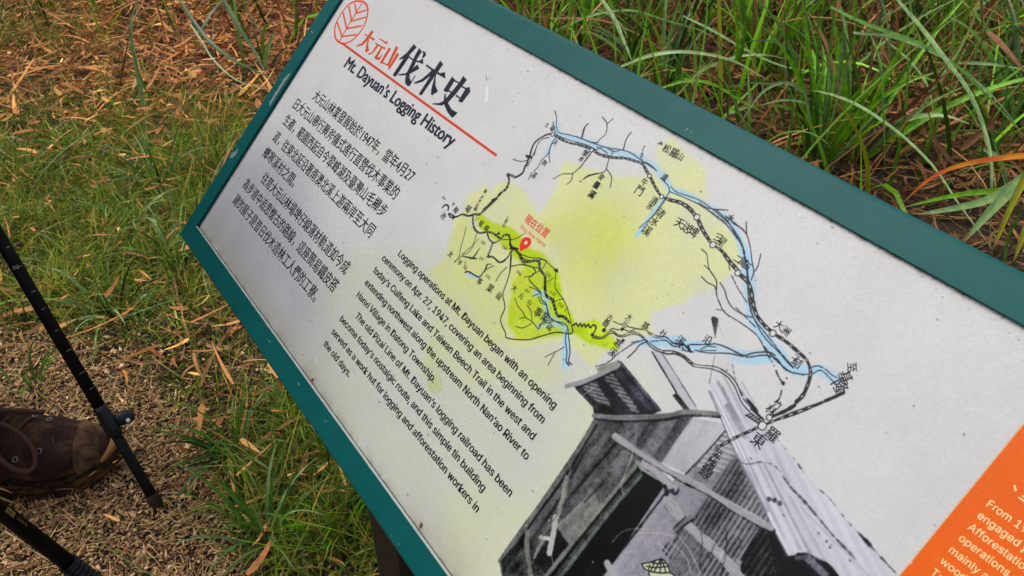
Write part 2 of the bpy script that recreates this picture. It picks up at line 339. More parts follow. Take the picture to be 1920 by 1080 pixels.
# upper flap of the roof
fill([(1059, 724), (1088, 717), (1153, 686), (1165, 678), (1241, 771), (1209, 779), (1156, 780), (1114, 777), (1111, 762), (1078, 726)], (44, 44, 52))
sd_ = [(1088, 723), (1125, 733)]
grain([(1088, 723), (1117, 715), (1155, 775), (1136, 767), (1117, 752)], 108, sd_, 6, 2, 10, 34, 3.1, seed=18)
grain([(1131, 708), (1149, 700), (1200, 774), (1184, 770)], 104, sd_, 6, 2, 10, 34, 3.1, seed=20)
grain([(1112, 752), (1150, 765), (1160, 779), (1114, 777)], 36, sd_, 6, 3, 3, seed=21)
line([(1082, 727), (1120, 768)], 3.5, (62, 62, 70)); line([(1153, 690), (1225, 772)], 5, (74, 73, 82), .8); line([(1165, 681), (1238, 770)], 2.6, (96, 94, 104), dash=(1.6, 1.2))
line([(1062, 724), (1098, 714), (1150, 690), (1163, 680)], 4.2, (150, 150, 156)); line([(1080, 727), (1100, 720), (1152, 695)], 1.3, (20, 20, 24))
grain([(1118, 690), (1158, 676), (1165, 680), (1150, 690), (1122, 699)], 148, sd_, 10, 3, 4, seed=22, tint=(.98, 1.02, .93)); line([(1158, 676), (1166, 682)], 1.2)
# posts, spike, eaves log
grain([(1222, 659), (1232, 658), (1242, 663), (1308, 768), (1294, 770), (1264, 729)], 190, [(1225, 670), (1222, 664)], 12, 2, 10, seed=23)
line([(1222, 659), (1264, 729), (1268, 736)], 1.4, (40, 40, 46)); line([(1242, 663), (1305, 762)], .9, (90, 90, 96))
grain([(1260, 741), (1269, 736), (1294, 768), (1283, 770)], 62, [(1262, 740), (1290, 770)], 10, 2, 10, seed=24); 
grain([(1333, 596), (1338, 592), (1347, 597), (1347, 605), (1341, 636)], 86, [(1340, 596), (1341, 630)], 20, 2, 8, seed=25, grad=((1335, 598), (1342, 634), 30))
# big light roof
fill([(1440, 985), (1478, 1040), (1511, 1030), (1560, 1050), (1580, 1095), (1460, 1095), (1440, 1000)], (34, 33, 40))
rd = [(1345, 740), (1490, 1040)]
grain([(1337, 667), (1367, 667), (1375, 690), (1388, 722), (1410, 757), (1459, 826), (1519, 901), (1555, 935), (1615, 1005), (1686, 1083), (1690, 1095), (1571, 1095), (1571, 1080), (1550, 1055), (1511, 1036), (1478, 1044), (1446, 982), (1418, 924), (1381, 854), (1358, 800), (1330, 733), (1325, 720), (1332, 715)],
      206, rd, 7, 3, 30, 6, 7.5, seed=26, grad=((1350, 680), (1360, 740), -2), tint=(1.0, .99, 1.05), soft=1)
wash([(1330, 655), (1372, 655), (1392, 720), (1370, 735), (1345, 720), (1325, 715)], (208, 207, 205), .75, 10, 8)
grain([(1327, 735), (1343, 735), (1400, 850), (1425, 905), (1395, 880), (1362, 806)], 192, rd, 10, 2, 26, 22, 3.0, seed=27)
for a, b, wmm, g in (((1345, 715), (1420, 850), 2.0, 110), ((1362, 760), (1395, 822), 3.5, 96), ((1355, 725), (1385, 790), 1.2, 130), ((1420, 865), (1500, 1030), 2.0, 140), ((1432, 868), (1520, 1040), 1.6, 120), ((1400, 860), (1470, 1010), 1.8, 132), ((1385, 850), (1440, 960), 2.2, 60), ((1480, 930), (1560, 1075), 2.2, 142), ((1452, 850), (1480, 905), 1.4, 140), ((1500, 950), (1640, 1090), 1.3, 158), ((1390, 715), (1420, 770), 1.5, 140), ((1350, 690), (1400, 790), 1.2, 128)):
    for q in range(3): o = (q - 1) * wmm * .9; line([(a[0] + o, a[1] - o * .4), (b[0] + o * 1.3, b[1] - o * .5)], wmm * .34, (g * 1.08, g * 1.07, g * 1.13), .40, rough=1.6)
line(Z(f6, (735, 255), (770, 272), (830, 262), (870, 255)), 1.0, (90, 88, 100), rough=1)
line(Z(f6, (870, 255), (950, 270), (1000, 310), (1040, 370), (1100, 450), (1180, 530), (1290, 660), (1400, 790), (1560, 960)), .9, (60, 58, 70), .7, dash=(1.2, .7), rough=1.8)
line(Z(fE, (240, 320), (215, 450), (210, 475)), .8, (70, 70, 80)); line([(1330, 733), (1358, 800), (1381, 854), (1418, 924), (1446, 982), (1478, 1044)], 1.2, (110, 108, 120), .8)
line(Z(fE, (265, 150), (290, 230)), .5, (70, 70, 80), .7, dash=(1.2, 1.6)); line(Z(fE, (340, 370), (360, 470), (400, 540), (450, 600)), .8, (60, 58, 70), dash=(3, 2))
line(Z(f6, (1000, 100), (1120, 240), (1230, 390), (1370, 520), (1480, 660), (1600, 790), (1850, 1060)), 1.1, (38, 36, 46), dash=(1.3, .6), rough=1.8)
line(Z(fE, (425, 570), (450, 600), (480, 635)), 2.4, (30, 28, 36))
for px in ((1452, 938), (1442, 936), (1462, 944)): dot(px, 4, (84, 82, 96))
for px in ((1535, 1000), (1594, 1051), (1550, 1015), (1556, 1026)): dot(px, 2, (96, 94, 106))
fill(Z(f6, (1065, 935), (1120, 930), (1135, 910), (1210, 915), (1240, 950), (1300, 965), (1345, 975), (1390, 1010), (1440, 1080), (1440, 1110), (1390, 1110), (1340, 1060), (1200, 965), (1150, 990), (1120, 1010), (1075, 980)), (30, 28, 36))
line(Z(f6, (1215, 955), (1340, 1070)), 5, (120, 118, 128)); line(Z(f6, (1130, 950), (1200, 940)), 2.5, (100, 98, 108))
# logs and laths
def beam(pts, mm, g, s):
    g = g * 1.1; line([(x + 3, y + 5) for x, y in pts], mm * .8, (34, 33, 40), .85, rough=.4); line(pts, mm * .9, (g, g * .99, g * 1.02), rough=.25)
    for k in range(7):
        o = (k - 3) * mm * .30; line([(x + o * .5 + random.uniform(-1, 1), y - o + random.uniform(-1, 1)) for x, y in pts], .55, (g * (.66 if k % 2 else 1.14),) * 3, .45, rough=1.2)
beam([(1113, 779), (1160, 783), (1245, 780), (1285, 772), (1346, 776)], 4.2, 120, 1)
beam([(1210, 868), (1236, 890), (1262, 914)], 8, 150, 2)
beam([(1153, 818), (1200, 850), (1250, 880), (1310, 911), (1380, 953), (1446, 990)], 5.6, 150, 3)
beam([(1250, 938), (1290, 985), (1345, 1035), (1392, 1086)], 8.5, 150, 4)
line(Z(f6, (255, 750), (300, 700), (370, 655)), 4.5, (128, 126, 134)); line(Z(f6, (262, 770), (320, 715), (388, 668)), 1.6, (28, 27, 34)); line(Z(f6, (245, 735), (330, 650)), 1.2, (28, 27, 34))
beam([(1138, 1056), (1156, 1090)], 6, 150, 5)
line(Z(f6, (180, 430), (195, 470), (240, 460)), 3, (60, 58, 66)); dot((1250, 926), 4, (50, 48, 56))
for pts in (Z(f3, (720, 880), (780, 820), (850, 800), (1000, 803)), Z(f3, (880, 820), (980, 822), (1090, 840)), Z(f6, (280, 790), (360, 900), (440, 1060)), Z(f6, (220, 830), (330, 940), (370, 1060)), Z(f3, (775, 540), (790, 595)), Z(f3, (850, 330), (830, 400), (780, 520))): line(pts, .8, (180, 178, 176), .7)
for pts in (Z(f6, (440, 760), (450, 850), (430, 960), (450, 1070)), Z(f6, (620, 700), (625, 860), (590, 1070)), Z(f6, (540, 850), (500, 950)), Z(f6, (715, 800), (735, 900))): line(pts, .9, (60, 58, 68), .7)
hp = P2([(930, 660), (1700, 660), (1700, 1100), (930, 1100)]); hx0, hx1, hy0, hy1 = box_of(hp, 0)
sub_ = ART[hy0:hy1, hx0:hx1]; lumd = np.clip((190 - sub_.mean(2)) / 120, 0, 1)          # film grain and mottling of the old print
gr_ = (vnoise(hy1 - hy0, hx1 - hx0, 3, 71, 2) - .5) * 46 + (vnoise(hy1 - hy0, hx1 - hx0, 14, 72, 4) - .5) * 60
crk = vnoise(hy1 - hy0, hx1 - hx0, 6, 73, 3); gr_ += np.where(crk > .68, -30, 0) + (vnoise(hy1 - hy0, hx1 - hx0, 60, 74, 3) - .5) * 70
for ch_ in range(3): soft_ = blur(sub_[..., ch_].copy(), 1); sub_[..., ch_] = sub_[..., ch_] * (1 - lumd) + (soft_ + gr_ * (.35 + .65 * np.clip(soft_ / 110, 0, 1))) * lumd
sub_ += ((sub_ - 128) * 1.22 + 118 - sub_) * np.clip(lumd * 1.6, 0, 1)[..., None]
# straw hat drawn in the corner
fill(Z(f6, (10, 990), (75, 980), (150, 955), (190, 975), (220, 1055), (260, 1085), (260, 1110), (70, 1110), (62, 1060), (30, 1030)), (200, 206, 172))
for pts in (Z(f6, (12, 992), (35, 1030), (62, 1045), (140, 1058), (218, 1056), (200, 1000), (175, 965), (150, 956), (110, 968), (75, 980), (12, 992)), Z(f6, (62, 1048), (75, 1110)), Z(f6, (220, 1056), (255, 1082)), Z(f6, (75, 980), (60, 1046)), Z(f6, (150, 956), (100, 1052)), Z(f6, (152, 957), (145, 1057)), Z(f6, (158, 958), (188, 1056)), Z(f6, (45, 1010), (110, 1020), (205, 1010)), Z(f6, (80, 982), (130, 992), (190, 985)), Z(f6, (110, 968), (75, 1050))):
    line(pts, 1.0, (18, 18, 22), smooth=False, rough=.1)

# --- ink lines of the hand-drawn map
INK = (24, 23, 30)
def ink(fr, *pts, w=.75, **k): line(Z(fr, *pts), w * 1.05, INK, **k)
# river banks and brooks
ink(fA, (810, 60), (822, 100), (820, 140), (835, 195), (900, 212), (970, 232), (1040, 258), (1080, 262)); ink(fA, (800, 130), (808, 175), (830, 215), (900, 245), (1000, 272), (1080, 310), w=.8)
ink(fA, (1025, 140), (1005, 160), (985, 230)); ink(fA, (1010, 150), (990, 190), (978, 232), dash=(3, 1))
ink(fB, (0, 222), (100, 262), (190, 292), (290, 308), (350, 328), (410, 370), (500, 430)); ink(fB, (130, 290), (160, 300), (200, 330)); ink(fB, (140, 300), (180, 288), (240, 318), (290, 305), w=.7)
ink(fB, (35, 230), (50, 170), (78, 142)); ink(fB, (165, 98), (195, 140), (188, 205), (150, 240), (130, 270)); ink(fB, (195, 145), (235, 108)); ink(fB, (300, 305), (318, 240), (350, 195), w=1.1); ink(fB, (408, 360), (415, 330), (440, 268), dash=(2.2, 1.4)); ink(fB, (418, 375), (423, 330), dash=(2, 1.4))
ink(fB, (440, 385), (480, 410), (510, 440)); ink(fB, (535, 485), (580, 530), (590, 570), (560, 620), (480, 730), (400, 800), w=.8); ink(fB, (600, 540), (640, 575), (770, 620), (860, 680), (930, 740), (990, 800), (1040, 880), (1070, 960)); ink(fB, (590, 570), (700, 615), (800, 665), (900, 740), (960, 790), (1020, 870), dash=(6, 1)); ink(fB, (565, 625), (520, 690), (460, 760), (415, 820), dash=(6, 1.5)); ink(fB, (870, 682), (960, 688)); 
ink(fB, (990, 770), (1040, 800), (1080, 840))
ink(fB, (100, 320), (60, 370), (35, 410), (0, 440)); ink(fB, (235, 320), (210, 360), (190, 430), (170, 450), (90, 470), (45, 495)); ink(fB, (195, 430), (225, 480), (215, 550)); ink(fB, (22, 505), (35, 510)); ink(fA, (1040, 330), (985, 400), (925, 455), (860, 460), (800, 492)); ink(fA, (925, 455), (915, 500), (888, 525)); ink(fA, (1080, 455), (1020, 470), (990, 495)); ink(fA, (825, 220), (790, 270), (770, 330), (730, 370), (705, 415), (680, 440)); ink(fA, (800, 250), (780, 300), (775, 340), (780, 390)); ink(fA, (665, 450), (645, 495))
ink(fA, (545, 365), (590, 380), (630, 375)); ink(fA, (695, 290), (665, 360), (640, 410), dash=(5, 1))
# rack-like mountain railway, left
def rail(fr, *pts, w=2.0, gap=(2.6, 1.5)):
    w *= 1.08; line(Z(fr, *pts), w, INK, rough=.4); line(Z(fr, *pts), w * .30, (206, 210, 200), dash=(gap[1] * .8, gap[0] * 1.25), rough=.3)
def zig(fr, a, b, n, amp, w=1.0):
    a = np.array(Z(fr, a)[0]); b = np.array(Z(fr, b)[0]); d = b - a; pr = np.array([-d[1], d[0]]); pr = pr / np.hypot(*pr)
    line([tuple(a + d * i / n + pr * amp * (1 if i % 2 else -1)) for i in range(n + 1)], w, INK, smooth=False)
ink(fA, (790, 205), (750, 215), (690, 255), (665, 300), (655, 340), w=1.8); ink(fA, (775, 228), (730, 240), (700, 275), (680, 340), w=.9, dash=(5, 1)); zig(fA, (650, 340), (630, 410), 10, 1.8, 1.2); ink(fA, (630, 345), (660, 355), w=2.2)
ink(fA, (625, 405), (605, 455), (560, 483), w=2.2); zig(fA, (560, 480), (515, 460), 8, 2.2, 1.1); rail(fA, (510, 460), (522, 500), (505, 550), (470, 580), (440, 615), w=2.2); zig(fA, (440, 615), (360, 690), 16, 2.2, 1.3); ink(fA, (440, 615), (415, 625), w=2.2); rail(fA, (365, 685), (335, 715), (300, 715), (265, 725), (225, 715), (190, 730), (150, 735), w=2.0)
ink(fA, (150, 735), (140, 710), (175, 730), (165, 745), w=1.6); ink(fA, (100, 672), (120, 655), (138, 665), (135, 690), w=1.6)
rail(fA, (297, 712), (292, 750), (300, 800), (330, 832), (380, 828), (420, 835), (470, 870), (485, 850), (515, 845), (528, 870), (530, 910), (560, 935), w=2.0)
rail(fA, (382, 830), (395, 870), (425, 895), (460, 880), w=1.8); zig(fA, (420, 895), (385, 985), 9, 1.6, 1.2); rail(fA, (385, 985), (420, 985), (460, 1018), (500, 1000), (540, 945), w=1.8, gap=(3, 1.2)); ink(fA, (480, 875), (560, 870), (620, 835), w=.7)
zig(fA, (555, 930), (600, 985), 9, 2.0, 1.4); ink(fA, (530, 930), (575, 935), w=2.4)
ink(fA, (250, 795), (235, 860), (215, 930), (205, 985)); ink(fA, (315, 845), (290, 910), (245, 950), (200, 990), (175, 1015), dash=(6, 1.5)); ink(fA, (330, 870), (300, 900)); ink(fA, (235, 980), (290, 990), (320, 995)); ink(fA, (335, 930), (310, 965), (285, 995)); ink(fA, (410, 1030), (380, 1035), (370, 1075)); ink(fA, (535, 950), (530, 1000), (525, 1080))
ink(fA, (600, 985), (640, 1005), (700, 1010), (730, 1000), (760, 1010)); 
rail(fC, (520, 145), (560, 172), (620, 165), (645, 175), (648, 215), (680, 260), w=2.0); zig(fC, (682, 262), (682, 330), 9, 1.6, 1.6); rail(fC, (680, 330), (690, 385), (725, 410), (740, 450), (760, 510), (800, 520), (840, 560), w=2.6); dot(Z(fC, (682, 330))[0], 3); dot(Z(fC, (535, 150))[0], 3); dot(Z(fC, (735, 412))[0], 2.6)
fill(Z(fC, (735, 218), (762, 215), (765, 240), (745, 235)), INK)
ink(fC, (520, 120), (590, 145), (650, 150), (690, 170), (720, 200), (750, 230), (745, 330), (790, 400), (820, 460), (850, 560), w=.7); ink(fC, (690, 172), (660, 220), (600, 250), w=.7); ink(fC, (740, 270), (700, 300), w=.7); ink(fC, (800, 405), (760, 415), (735, 430), w=.7); ink(fC, (825, 460), (805, 485), w=.7)
ink(fC, (470, 200), (530, 190), (600, 205), (620, 240), (580, 275), (600, 310), (650, 360), (660, 410), (690, 440), (700, 500), (740, 545), (800, 560), (825, 590), (830, 640), (840, 740), (830, 800), (850, 822), w=.9); ink(fC, (640, 390), (655, 430), (690, 450), (710, 530), w=.7); ink(fC, (530, 172), (580, 200), (640, 210), w=.7); ink(fC, (820, 600), (810, 660), (820, 740), (815, 800), (835, 830), w=.9)
ink(fC, (580, 330), (620, 345), (645, 370), (600, 390), w=.7); ink(fC, (550, 268), (600, 262), w=.7); ink(fC, (490, 400), (510, 450), (540, 490), (560, 525), (600, 550), (640, 595), (655, 560), (720, 540), (800, 575)); ink(fC, (565, 445), (590, 480), (600, 540)); ink(fC, (520, 530), (555, 522)); ink(fC, (495, 580), (540, 590), (600, 560)); ink(fC, (640, 598), (665, 565), (730, 550))
ink(fC, (470, 130), (460, 230), (440, 300), (415, 380), (428, 460), (400, 540), (430, 620), (445, 655), (570, 665), (650, 645), (750, 618), (850, 625), (850, 570), w=1.0); ink(fC, (440, 205), (400, 245), (370, 295)); ink(fC, (310, 210), (290, 240), (260, 268), (200, 235), (175, 238), w=1.4); ink(fC, (320, 185), (300, 235)); ink(fC, (358, 195), (310, 220)); ink(fC, (235, 60), (200, 110), (160, 135), (240, 155)); ink(fC, (265, 90), (235, 140), (205, 155)); ink(fC, (160, 135), (110, 175), dash=(3, 1.4)); ink(fC, (180, 165), (172, 188))
ink(fC, (805, 710), (750, 740), (680, 775), dash=(6, 1)); ink(fC, (745, 742), (720, 790), (700, 828))
ink(fC, (850, 575), (870, 565), w=1.4)
ink(fC, (865, 575), (880, 560), (890, 580), (905, 562), (915, 582), (930, 565), (940, 585), (955, 568), (968, 588), (985, 572), (1000, 578), (1005, 595), w=1.3)
# lower railway / road towards the coast
ink(fH, (290, 430), (255, 500), w=.9); dot(Z(fH, (235, 522))[0], 3.4)
ink(fH, (235, 530), (330, 555), (400, 545), (480, 480), (540, 470), (600, 520), (680, 528), (770, 490), (880, 490), (960, 540), (1040, 620), (1140, 700), (1250, 750), (1380, 755), (1500, 790), (1600, 860), (1697, 960), w=.8, dash=(9, 1))
ink(fH, (240, 560), (330, 580), (410, 565), (480, 510), (540, 500), (610, 545), (690, 550), (800, 515), (900, 525), (1000, 600), (1060, 680), (1160, 750), (1270, 785), (1330, 800), (1440, 798), (1540, 840), (1620, 910), (1697, 985), w=.9)
ink(fE, (0, 305), (60, 330), (120, 380), (220, 395), (300, 430), (350, 490), (390, 580), (440, 640), (500, 690)); ink(fE, (0, 293), (70, 320), (130, 368), (240, 382), (310, 418), (362, 475), (400, 560), (455, 622), dash=(7, 1))
ink(fH, (540, 330), (680, 390), w=.8); ink(fH, (730, 400), (860, 430), (960, 448), w=.9); ink(fH, (480, 455), (540, 432), (600, 450), (680, 440), (760, 470), (870, 440), w=.8, dash=(6, 1.2)); dot(Z(fH, (672, 440))[0], 3.4); dot(Z(fH, (680, 605))[0], 3.2); dot(Z(fH, (405, 455))[0], 4)
ink(fH, (1030, 470), (1100, 510), (1200, 545), (1290, 550), (1380, 620), (1470, 670), (1560, 665), w=.8, dash=(7, 1)); ink(fH, (1040, 500), (1130, 555), (1230, 572), w=.7, dash=(5, 1.4)); ink(fH, (1080, 620), (1220, 605), (1300, 605), (1400, 680), (1500, 705), w=.8, dash=(8, 1.4))
ink(fH, (1030, 620), (920, 670), (860, 750), (745, 855), w=1.1); ink(fH, (980, 600), (850, 640), (720, 720), (600, 800), (540, 860), (450, 930), (350, 965), (290, 978), w=.9, dash=(7, 1.4)); ink(fH, (940, 610), (830, 625), (780, 660), w=.7, dash=(4, 1.6)); ink(fH, (1490, 690), (1560, 775), w=.6, dash=(2, 1.6))
ink(fE, (0, 250), (50, 255), (70, 290), (120, 300), w=.8, dash=(5, 1.5)); ink(fE, (100, 258), (200, 258), (250, 255), (320, 280), (400, 318), (460, 305), (540, 300), (580, 320), w=1.0); ink(fE, (130, 290), (200, 305), (320, 308), (420, 328), (520, 318), (590, 340), (640, 400), (740, 430), w=.9, dash=(10, 1)); ink(fE, (160, 285), (200, 268), (248, 272), w=.7); ink(fE, (165, 292), (248, 292), w=.7); ink(fE, (60, 250), (85, 275), (105, 300), (90, 262), w=1.2)
# broad river bed to the coast and its tributaries
ink(fG, (150, 0), (200, 30), (245, 40), (300, 90), (330, 130), (365, 190), (395, 240), (410, 300)); ink(fG, (150, 10), (260, 80), (330, 150), (380, 220), (400, 270), (415, 340), (425, 440), (432, 560), (460, 650), (530, 740), (600, 830), (660, 900), (690, 935), dash=(4, 1.3)); ink(fG, (240, 40), (316, 42)); ink(fG, (300, 75), (360, 120), (415, 170), (440, 250), (450, 330), (460, 390), (445, 435)); ink(fG, (417, 108), (420, 175)); ink(fG, (500, 288), (485, 350), (468, 385)); ink(fG, (400, 280), (420, 330), (430, 430), (440, 560), (450, 600), dash=(2.5, 1.2))
ink(fE, (430, 0), (445, 70), (490, 170), (540, 240), (600, 300), (660, 370), (690, 395), dash=(7, 1)); ink(fE, (520, 270), (560, 320), (600, 360), (650, 400), (690, 420), (780, 425), (820, 405), (850, 410), (920, 480)); ink(fE, (785, 385), (820, 378), (860, 395), (900, 430), (930, 445), dash=(9, 1)); ink(fE, (530, 300), (550, 340), dash=(3, 1))
ink(fG, (165, 262), (195, 290), (208, 370), (250, 440), (250, 510), (270, 570), (300, 620), (400, 685), (480, 750), (530, 840), w=.8, dash=(9, 1)); ink(fG, (165, 415), (200, 450), (240, 470), (250, 510), w=.8); ink(fG, (180, 350), (210, 378), w=.6); ink(fG, (270, 450), (295, 490), (310, 540), (340, 590), (400, 630), (450, 645), w=.8); ink(fG, (320, 340), (325, 380), w=.6); ink(fG, (335, 410), (370, 480), (420, 560), w=.7, dash=(4, 1.2)); ink(fG, (250, 600), (295, 608), w=.6, dash=(2, 1)); ink(fG, (300, 620), (320, 640), w=.6); ink(fG, (360, 590), (430, 660), (470, 700), w=.7, dash=(4, 1.5))
ink(fE, (585, 405), (600, 440), (628, 485), w=1.0, dash=(6, 1.2)); dot(Z(fE, (625, 475))[0], 3.0); ink(fE, (617, 515), (610, 545), (590, 590), w=.8, dash=(4, 1.5)); ink(fE, (545, 320), (575, 380), w=.6, dash=(2, 2.5)); dot(Z(fE, (645, 448))[0], 1.4)
# main line with stations
rail(fA, (800, 210), (850, 240), (900, 262), (960, 275), (1010, 290), (1050, 312), w=2.2, gap=(2.8, 3.0)); rail(fB, (0, 268), (50, 285), (100, 305), (150, 335), (230, 355), (310, 360), (380, 380), (420, 395), (440, 430), (465, 470), w=2.2, gap=(2.6, 2.4)); rail(fB, (465, 470), (500, 540), (540, 605), w=2.2, gap=(3, 2)); rail(fB, (540, 605), (600, 625), (660, 640), (720, 680), (765, 735), w=2.6, gap=(3.6, 2.6)); rail(fB, (765, 735), (800, 810), (860, 905), w=2.6, gap=(3.6, 2.6)); rail(fB, (860, 905), (920, 945), (970, 1010), (1030, 1080), w=2.6, gap=(3.6, 2.6))
rail(fG, (370, 395), (425, 445), (445, 500), (455, 560), (475, 630), (520, 690), (565, 730), w=2.6, gap=(4.4, 3)); rail(fG, (565, 733), (640, 780), (710, 840), (760, 890), (780, 960), (765, 1020), (740, 1080), w=2.5, gap=(5.5, 2.2)); rail(fE, (780, 420), (765, 480), (735, 545), (700, 580), w=2.6, gap=(6, 1.6)); line(Z(fE, (690, 600), (640, 630), (560, 665)), 2.4, INK, dash=(8, 1.4))
rail(fE, (510, 715), (580, 685), (660, 655), (740, 625), (800, 600), w=2.2, gap=(4, 3)); line(Z(fE, (800, 602), (845, 583)), 2.4, INK); line(Z(fE, (862, 575), (910, 555), (965, 530)), 2.6, INK, dash=(9, 1.2)); rail(fE, (245, 840), (290, 818), (380, 770), (440, 745), (500, 715), w=2.2, gap=(3.2, 4))
for fr, p, r in ((fA, (798, 210), 5.0), (fB, (98, 308), 5.0), (fB, (465, 472), 4.8), (fB, (542, 603), 4.8), (fB, (765, 733), 6.2), (fB, (866, 908), 6.2), (fG, (370, 396), 5.8), (fE, (567, 195), 6.0), (fE, (547, 668), 5.4), (fE, (508, 715), 7.4)): dot(Z(fr, p)[0], r, INK, ring=.75)
for k in range(5): 
    ink(fE, (420 + k * 16, 655 + k * 10), (445 + k * 16, 648 + k * 10), w=1.0); ink(fE, (445 + k * 12, 622 + k * 12), (470 + k * 12, 632 + k * 12), w=1.2)
ink(fE, (415, 655), (490, 705), w=1.0); ink(fE, (445, 615), (515, 680), w=1.0)
fill(Z(fB, (512, 268), (545, 252), (550, 280)), (80, 80, 84)); fill(Z(fA, (440, 845), (458, 822), (465, 845)), INK)
# you-are-here pin
fill(Z(fA, (592, 950), (588, 920), (600, 880), (625, 860), (655, 868), (660, 900), (640, 925), (612, 940)), (226, 40, 34), smooth=True); dot(Z(fA, (628, 895))[0], 4.2, (216, 220, 190))
# --- logo, rule and brush title (flat print)
RED = (206, 62, 34); RED2 = (206, 74, 40)
line(Z(fR, (360, 12), (420, 18), (462, 55), (478, 120), (465, 210), (430, 300), (370, 390), (300, 455), (230, 487), (170, 483), (120, 440), (105, 370), (112, 290), (145, 210), (200, 120), (270, 48), (330, 15), (360, 12)), 2.6, (222, 70, 36), rough=.05)
for s in (((405, 45), (350, 140), (290, 235), (240, 320), (185, 410), (162, 462)), ((330, 40), (350, 150)), ((265, 75), (295, 230)), ((200, 145), (240, 325)), ((135, 255), (185, 405)), ((350, 150), (460, 115)), ((290, 240), (455, 195)), ((235, 325), (410, 290)), ((185, 412), (350, 390))): line(Z(fR, *s), 2.5, (222, 70, 36), rough=.05, smooth=False)
line(Z(fR, (190, 488)) + [(930, 291)], 3.0, RED, smooth=False, rough=.05)
for s in (((440, 375), (495, 405), (540, 430), (552, 420), (553, 462), (490, 422), (438, 387)), ((520, 338), (545, 360), (480, 450), (420, 510), (350, 525), (350, 513), (410, 485), (460, 425)), ((478, 440), (492, 440), (482, 510), (492, 570), (455, 592), (447, 580), (460, 510)),
          ((605, 428), (680, 472), (700, 455), (698, 497), (675, 490), (602, 440)), ((560, 475), (650, 528), (672, 528), (675, 562), (640, 543), (560, 489)), ((580, 500), (602, 510), (560, 570), (520, 610), (478, 614), (478, 603), (520, 590)), ((626, 528), (642, 540), (590, 640), (610, 648), (635, 605), (641, 610), (615, 672), (588, 676), (553, 660), (552, 645)),
          ((715, 533), (740, 550), (640, 712), (618, 718), (614, 705)), ((795, 516), (820, 540), (715, 745), (690, 735)), ((805, 594), (832, 615), (725, 777), (705, 782), (703, 770)), ((640, 695), (730, 740), (725, 754), (635, 709))): fill(Z(fR, *s), RED2)
NAVY = (24, 26, 44)
for s in (((200, 270), (247, 285), (80, 527), (65, 532), (40, 517), (44, 505)), ((293, 143), (325, 184), (215, 300), (120, 332), (117, 320), (205, 250)), ((240, 293), (250, 300), (290, 325), (355, 345), (400, 315), (405, 382), (345, 362), (285, 345), (235, 310)),
          ((355, 190), (388, 235), (330, 320), (300, 400), (270, 440), (240, 475), (243, 550), (258, 590), (305, 515), (312, 522), (242, 645), (215, 642), (190, 612), (188, 560), (200, 500), (240, 420), (300, 290)), ((335, 385), (357, 440), (320, 457), (240, 502), (150, 520), (105, 514), (103, 504), (190, 492), (270, 440)), ((395, 225), (430, 240), (438, 275), (405, 312), (388, 300), (405, 265), (395, 240)),
          ((440, 386), (455, 393), (530, 448), (605, 490), (662, 478), (668, 556), (600, 517), (520, 470), (435, 406)), ((605, 341), (641, 385), (387, 750), (360, 752), (354, 735)), ((520, 440), (560, 470), (480, 530), (400, 590), (320, 615), (292, 613), (294, 602), (380, 565), (460, 500)), ((562, 490), (550, 560), (550, 640), (575, 700), (570, 717), (530, 737), (510, 758), (498, 745), (498, 690), (515, 620), (535, 550)),
          ((750, 528), (782, 575), (692, 720), (646, 702), (646, 690)), ((770, 563), (832, 600), (825, 614), (764, 582)), ((865, 638), (915, 666), (955, 653), (966, 710), (867, 842), (818, 826), (903, 682), (862, 657)), ((705, 688), (752, 718), (745, 732), (698, 707)), ((795, 743), (842, 780), (832, 795), (790, 764)), ((880, 523), (924, 572), (800, 730), (700, 840), (620, 877), (520, 862), (511, 850), (600, 845), (650, 820), (735, 720), (840, 590)), ((660, 730), (672, 735), (675, 790), (700, 850), (740, 920), (808, 960), (805, 972), (760, 1017), (740, 1017), (690, 950), (655, 870), (648, 800))): fill(Z(fT, *s), NAVY)
# the orange block further along the panel
u_or = int(0.9932 * RES); ART[:, u_or:] = (236, 98, 0); ART[:, u_or - 1:u_or + 1] = (226, 190, 150)
# --- ageing: weave, speckle, grime along the lower lip, scratches
yy, xx = np.mgrid[0:IH, 0:IW].astype(np.float32)
weave = np.sin(xx * 2 * math.pi / (2.4e-3 * RES)) * np.sin(yy * 2 * math.pi / (2.4e-3 * RES)) 
ART *= (1 + .016 * weave + .05 * (vnoise(IH, IW, 5, 31, 2) - .5) + .05 * MOTTLE)[..., None]
grime = np.exp(-yy / (.0045 * RES)) * (vnoise(IH, IW, 30, 41, 5) * 1.7 - .3).clip(0, 1) + np.exp(-xx / (.004 * RES)) * .5 * vnoise(IH, IW, 30, 42, 4) + np.exp(-(IH - yy) / (.0015 * RES)) * (vnoise(IH, IW, 8, 43, 3) * 2.4 - 1.1).clip(0, 1)
ART += (np.array([84, 70, 52]) - ART) * np.clip(grime, 0, 1)[..., None] * .75
fall = np.exp(-(IH - yy) / (.012 * RES)) * (vnoise(IH, IW, 2, 44, 1) > .972) * .8
ART += (np.array([40, 38, 38]) - ART) * fall[..., None]
for k in range(240):
    u_, v_ = random.random() * 1.0, random.random() * PH; R = random.uniform(.3, .8) ** 2 * 2.6 + .8; x, y = int(u_ * RES), int(v_ * RES)
    x0, x1, y0, y1 = box_of(np.array([[x, y]], float), 5); X, Y = np.meshgrid(np.arange(x0, x1), np.arange(y0, y1))
    sx = random.uniform(.6, 1.8); paint((x0, x1, y0, y1), np.clip(R - np.hypot((X - x) / sx, (Y - y) * sx) + .5, 0, 1), (70, 66, 64) if k % 3 else (236, 236, 238), .6)
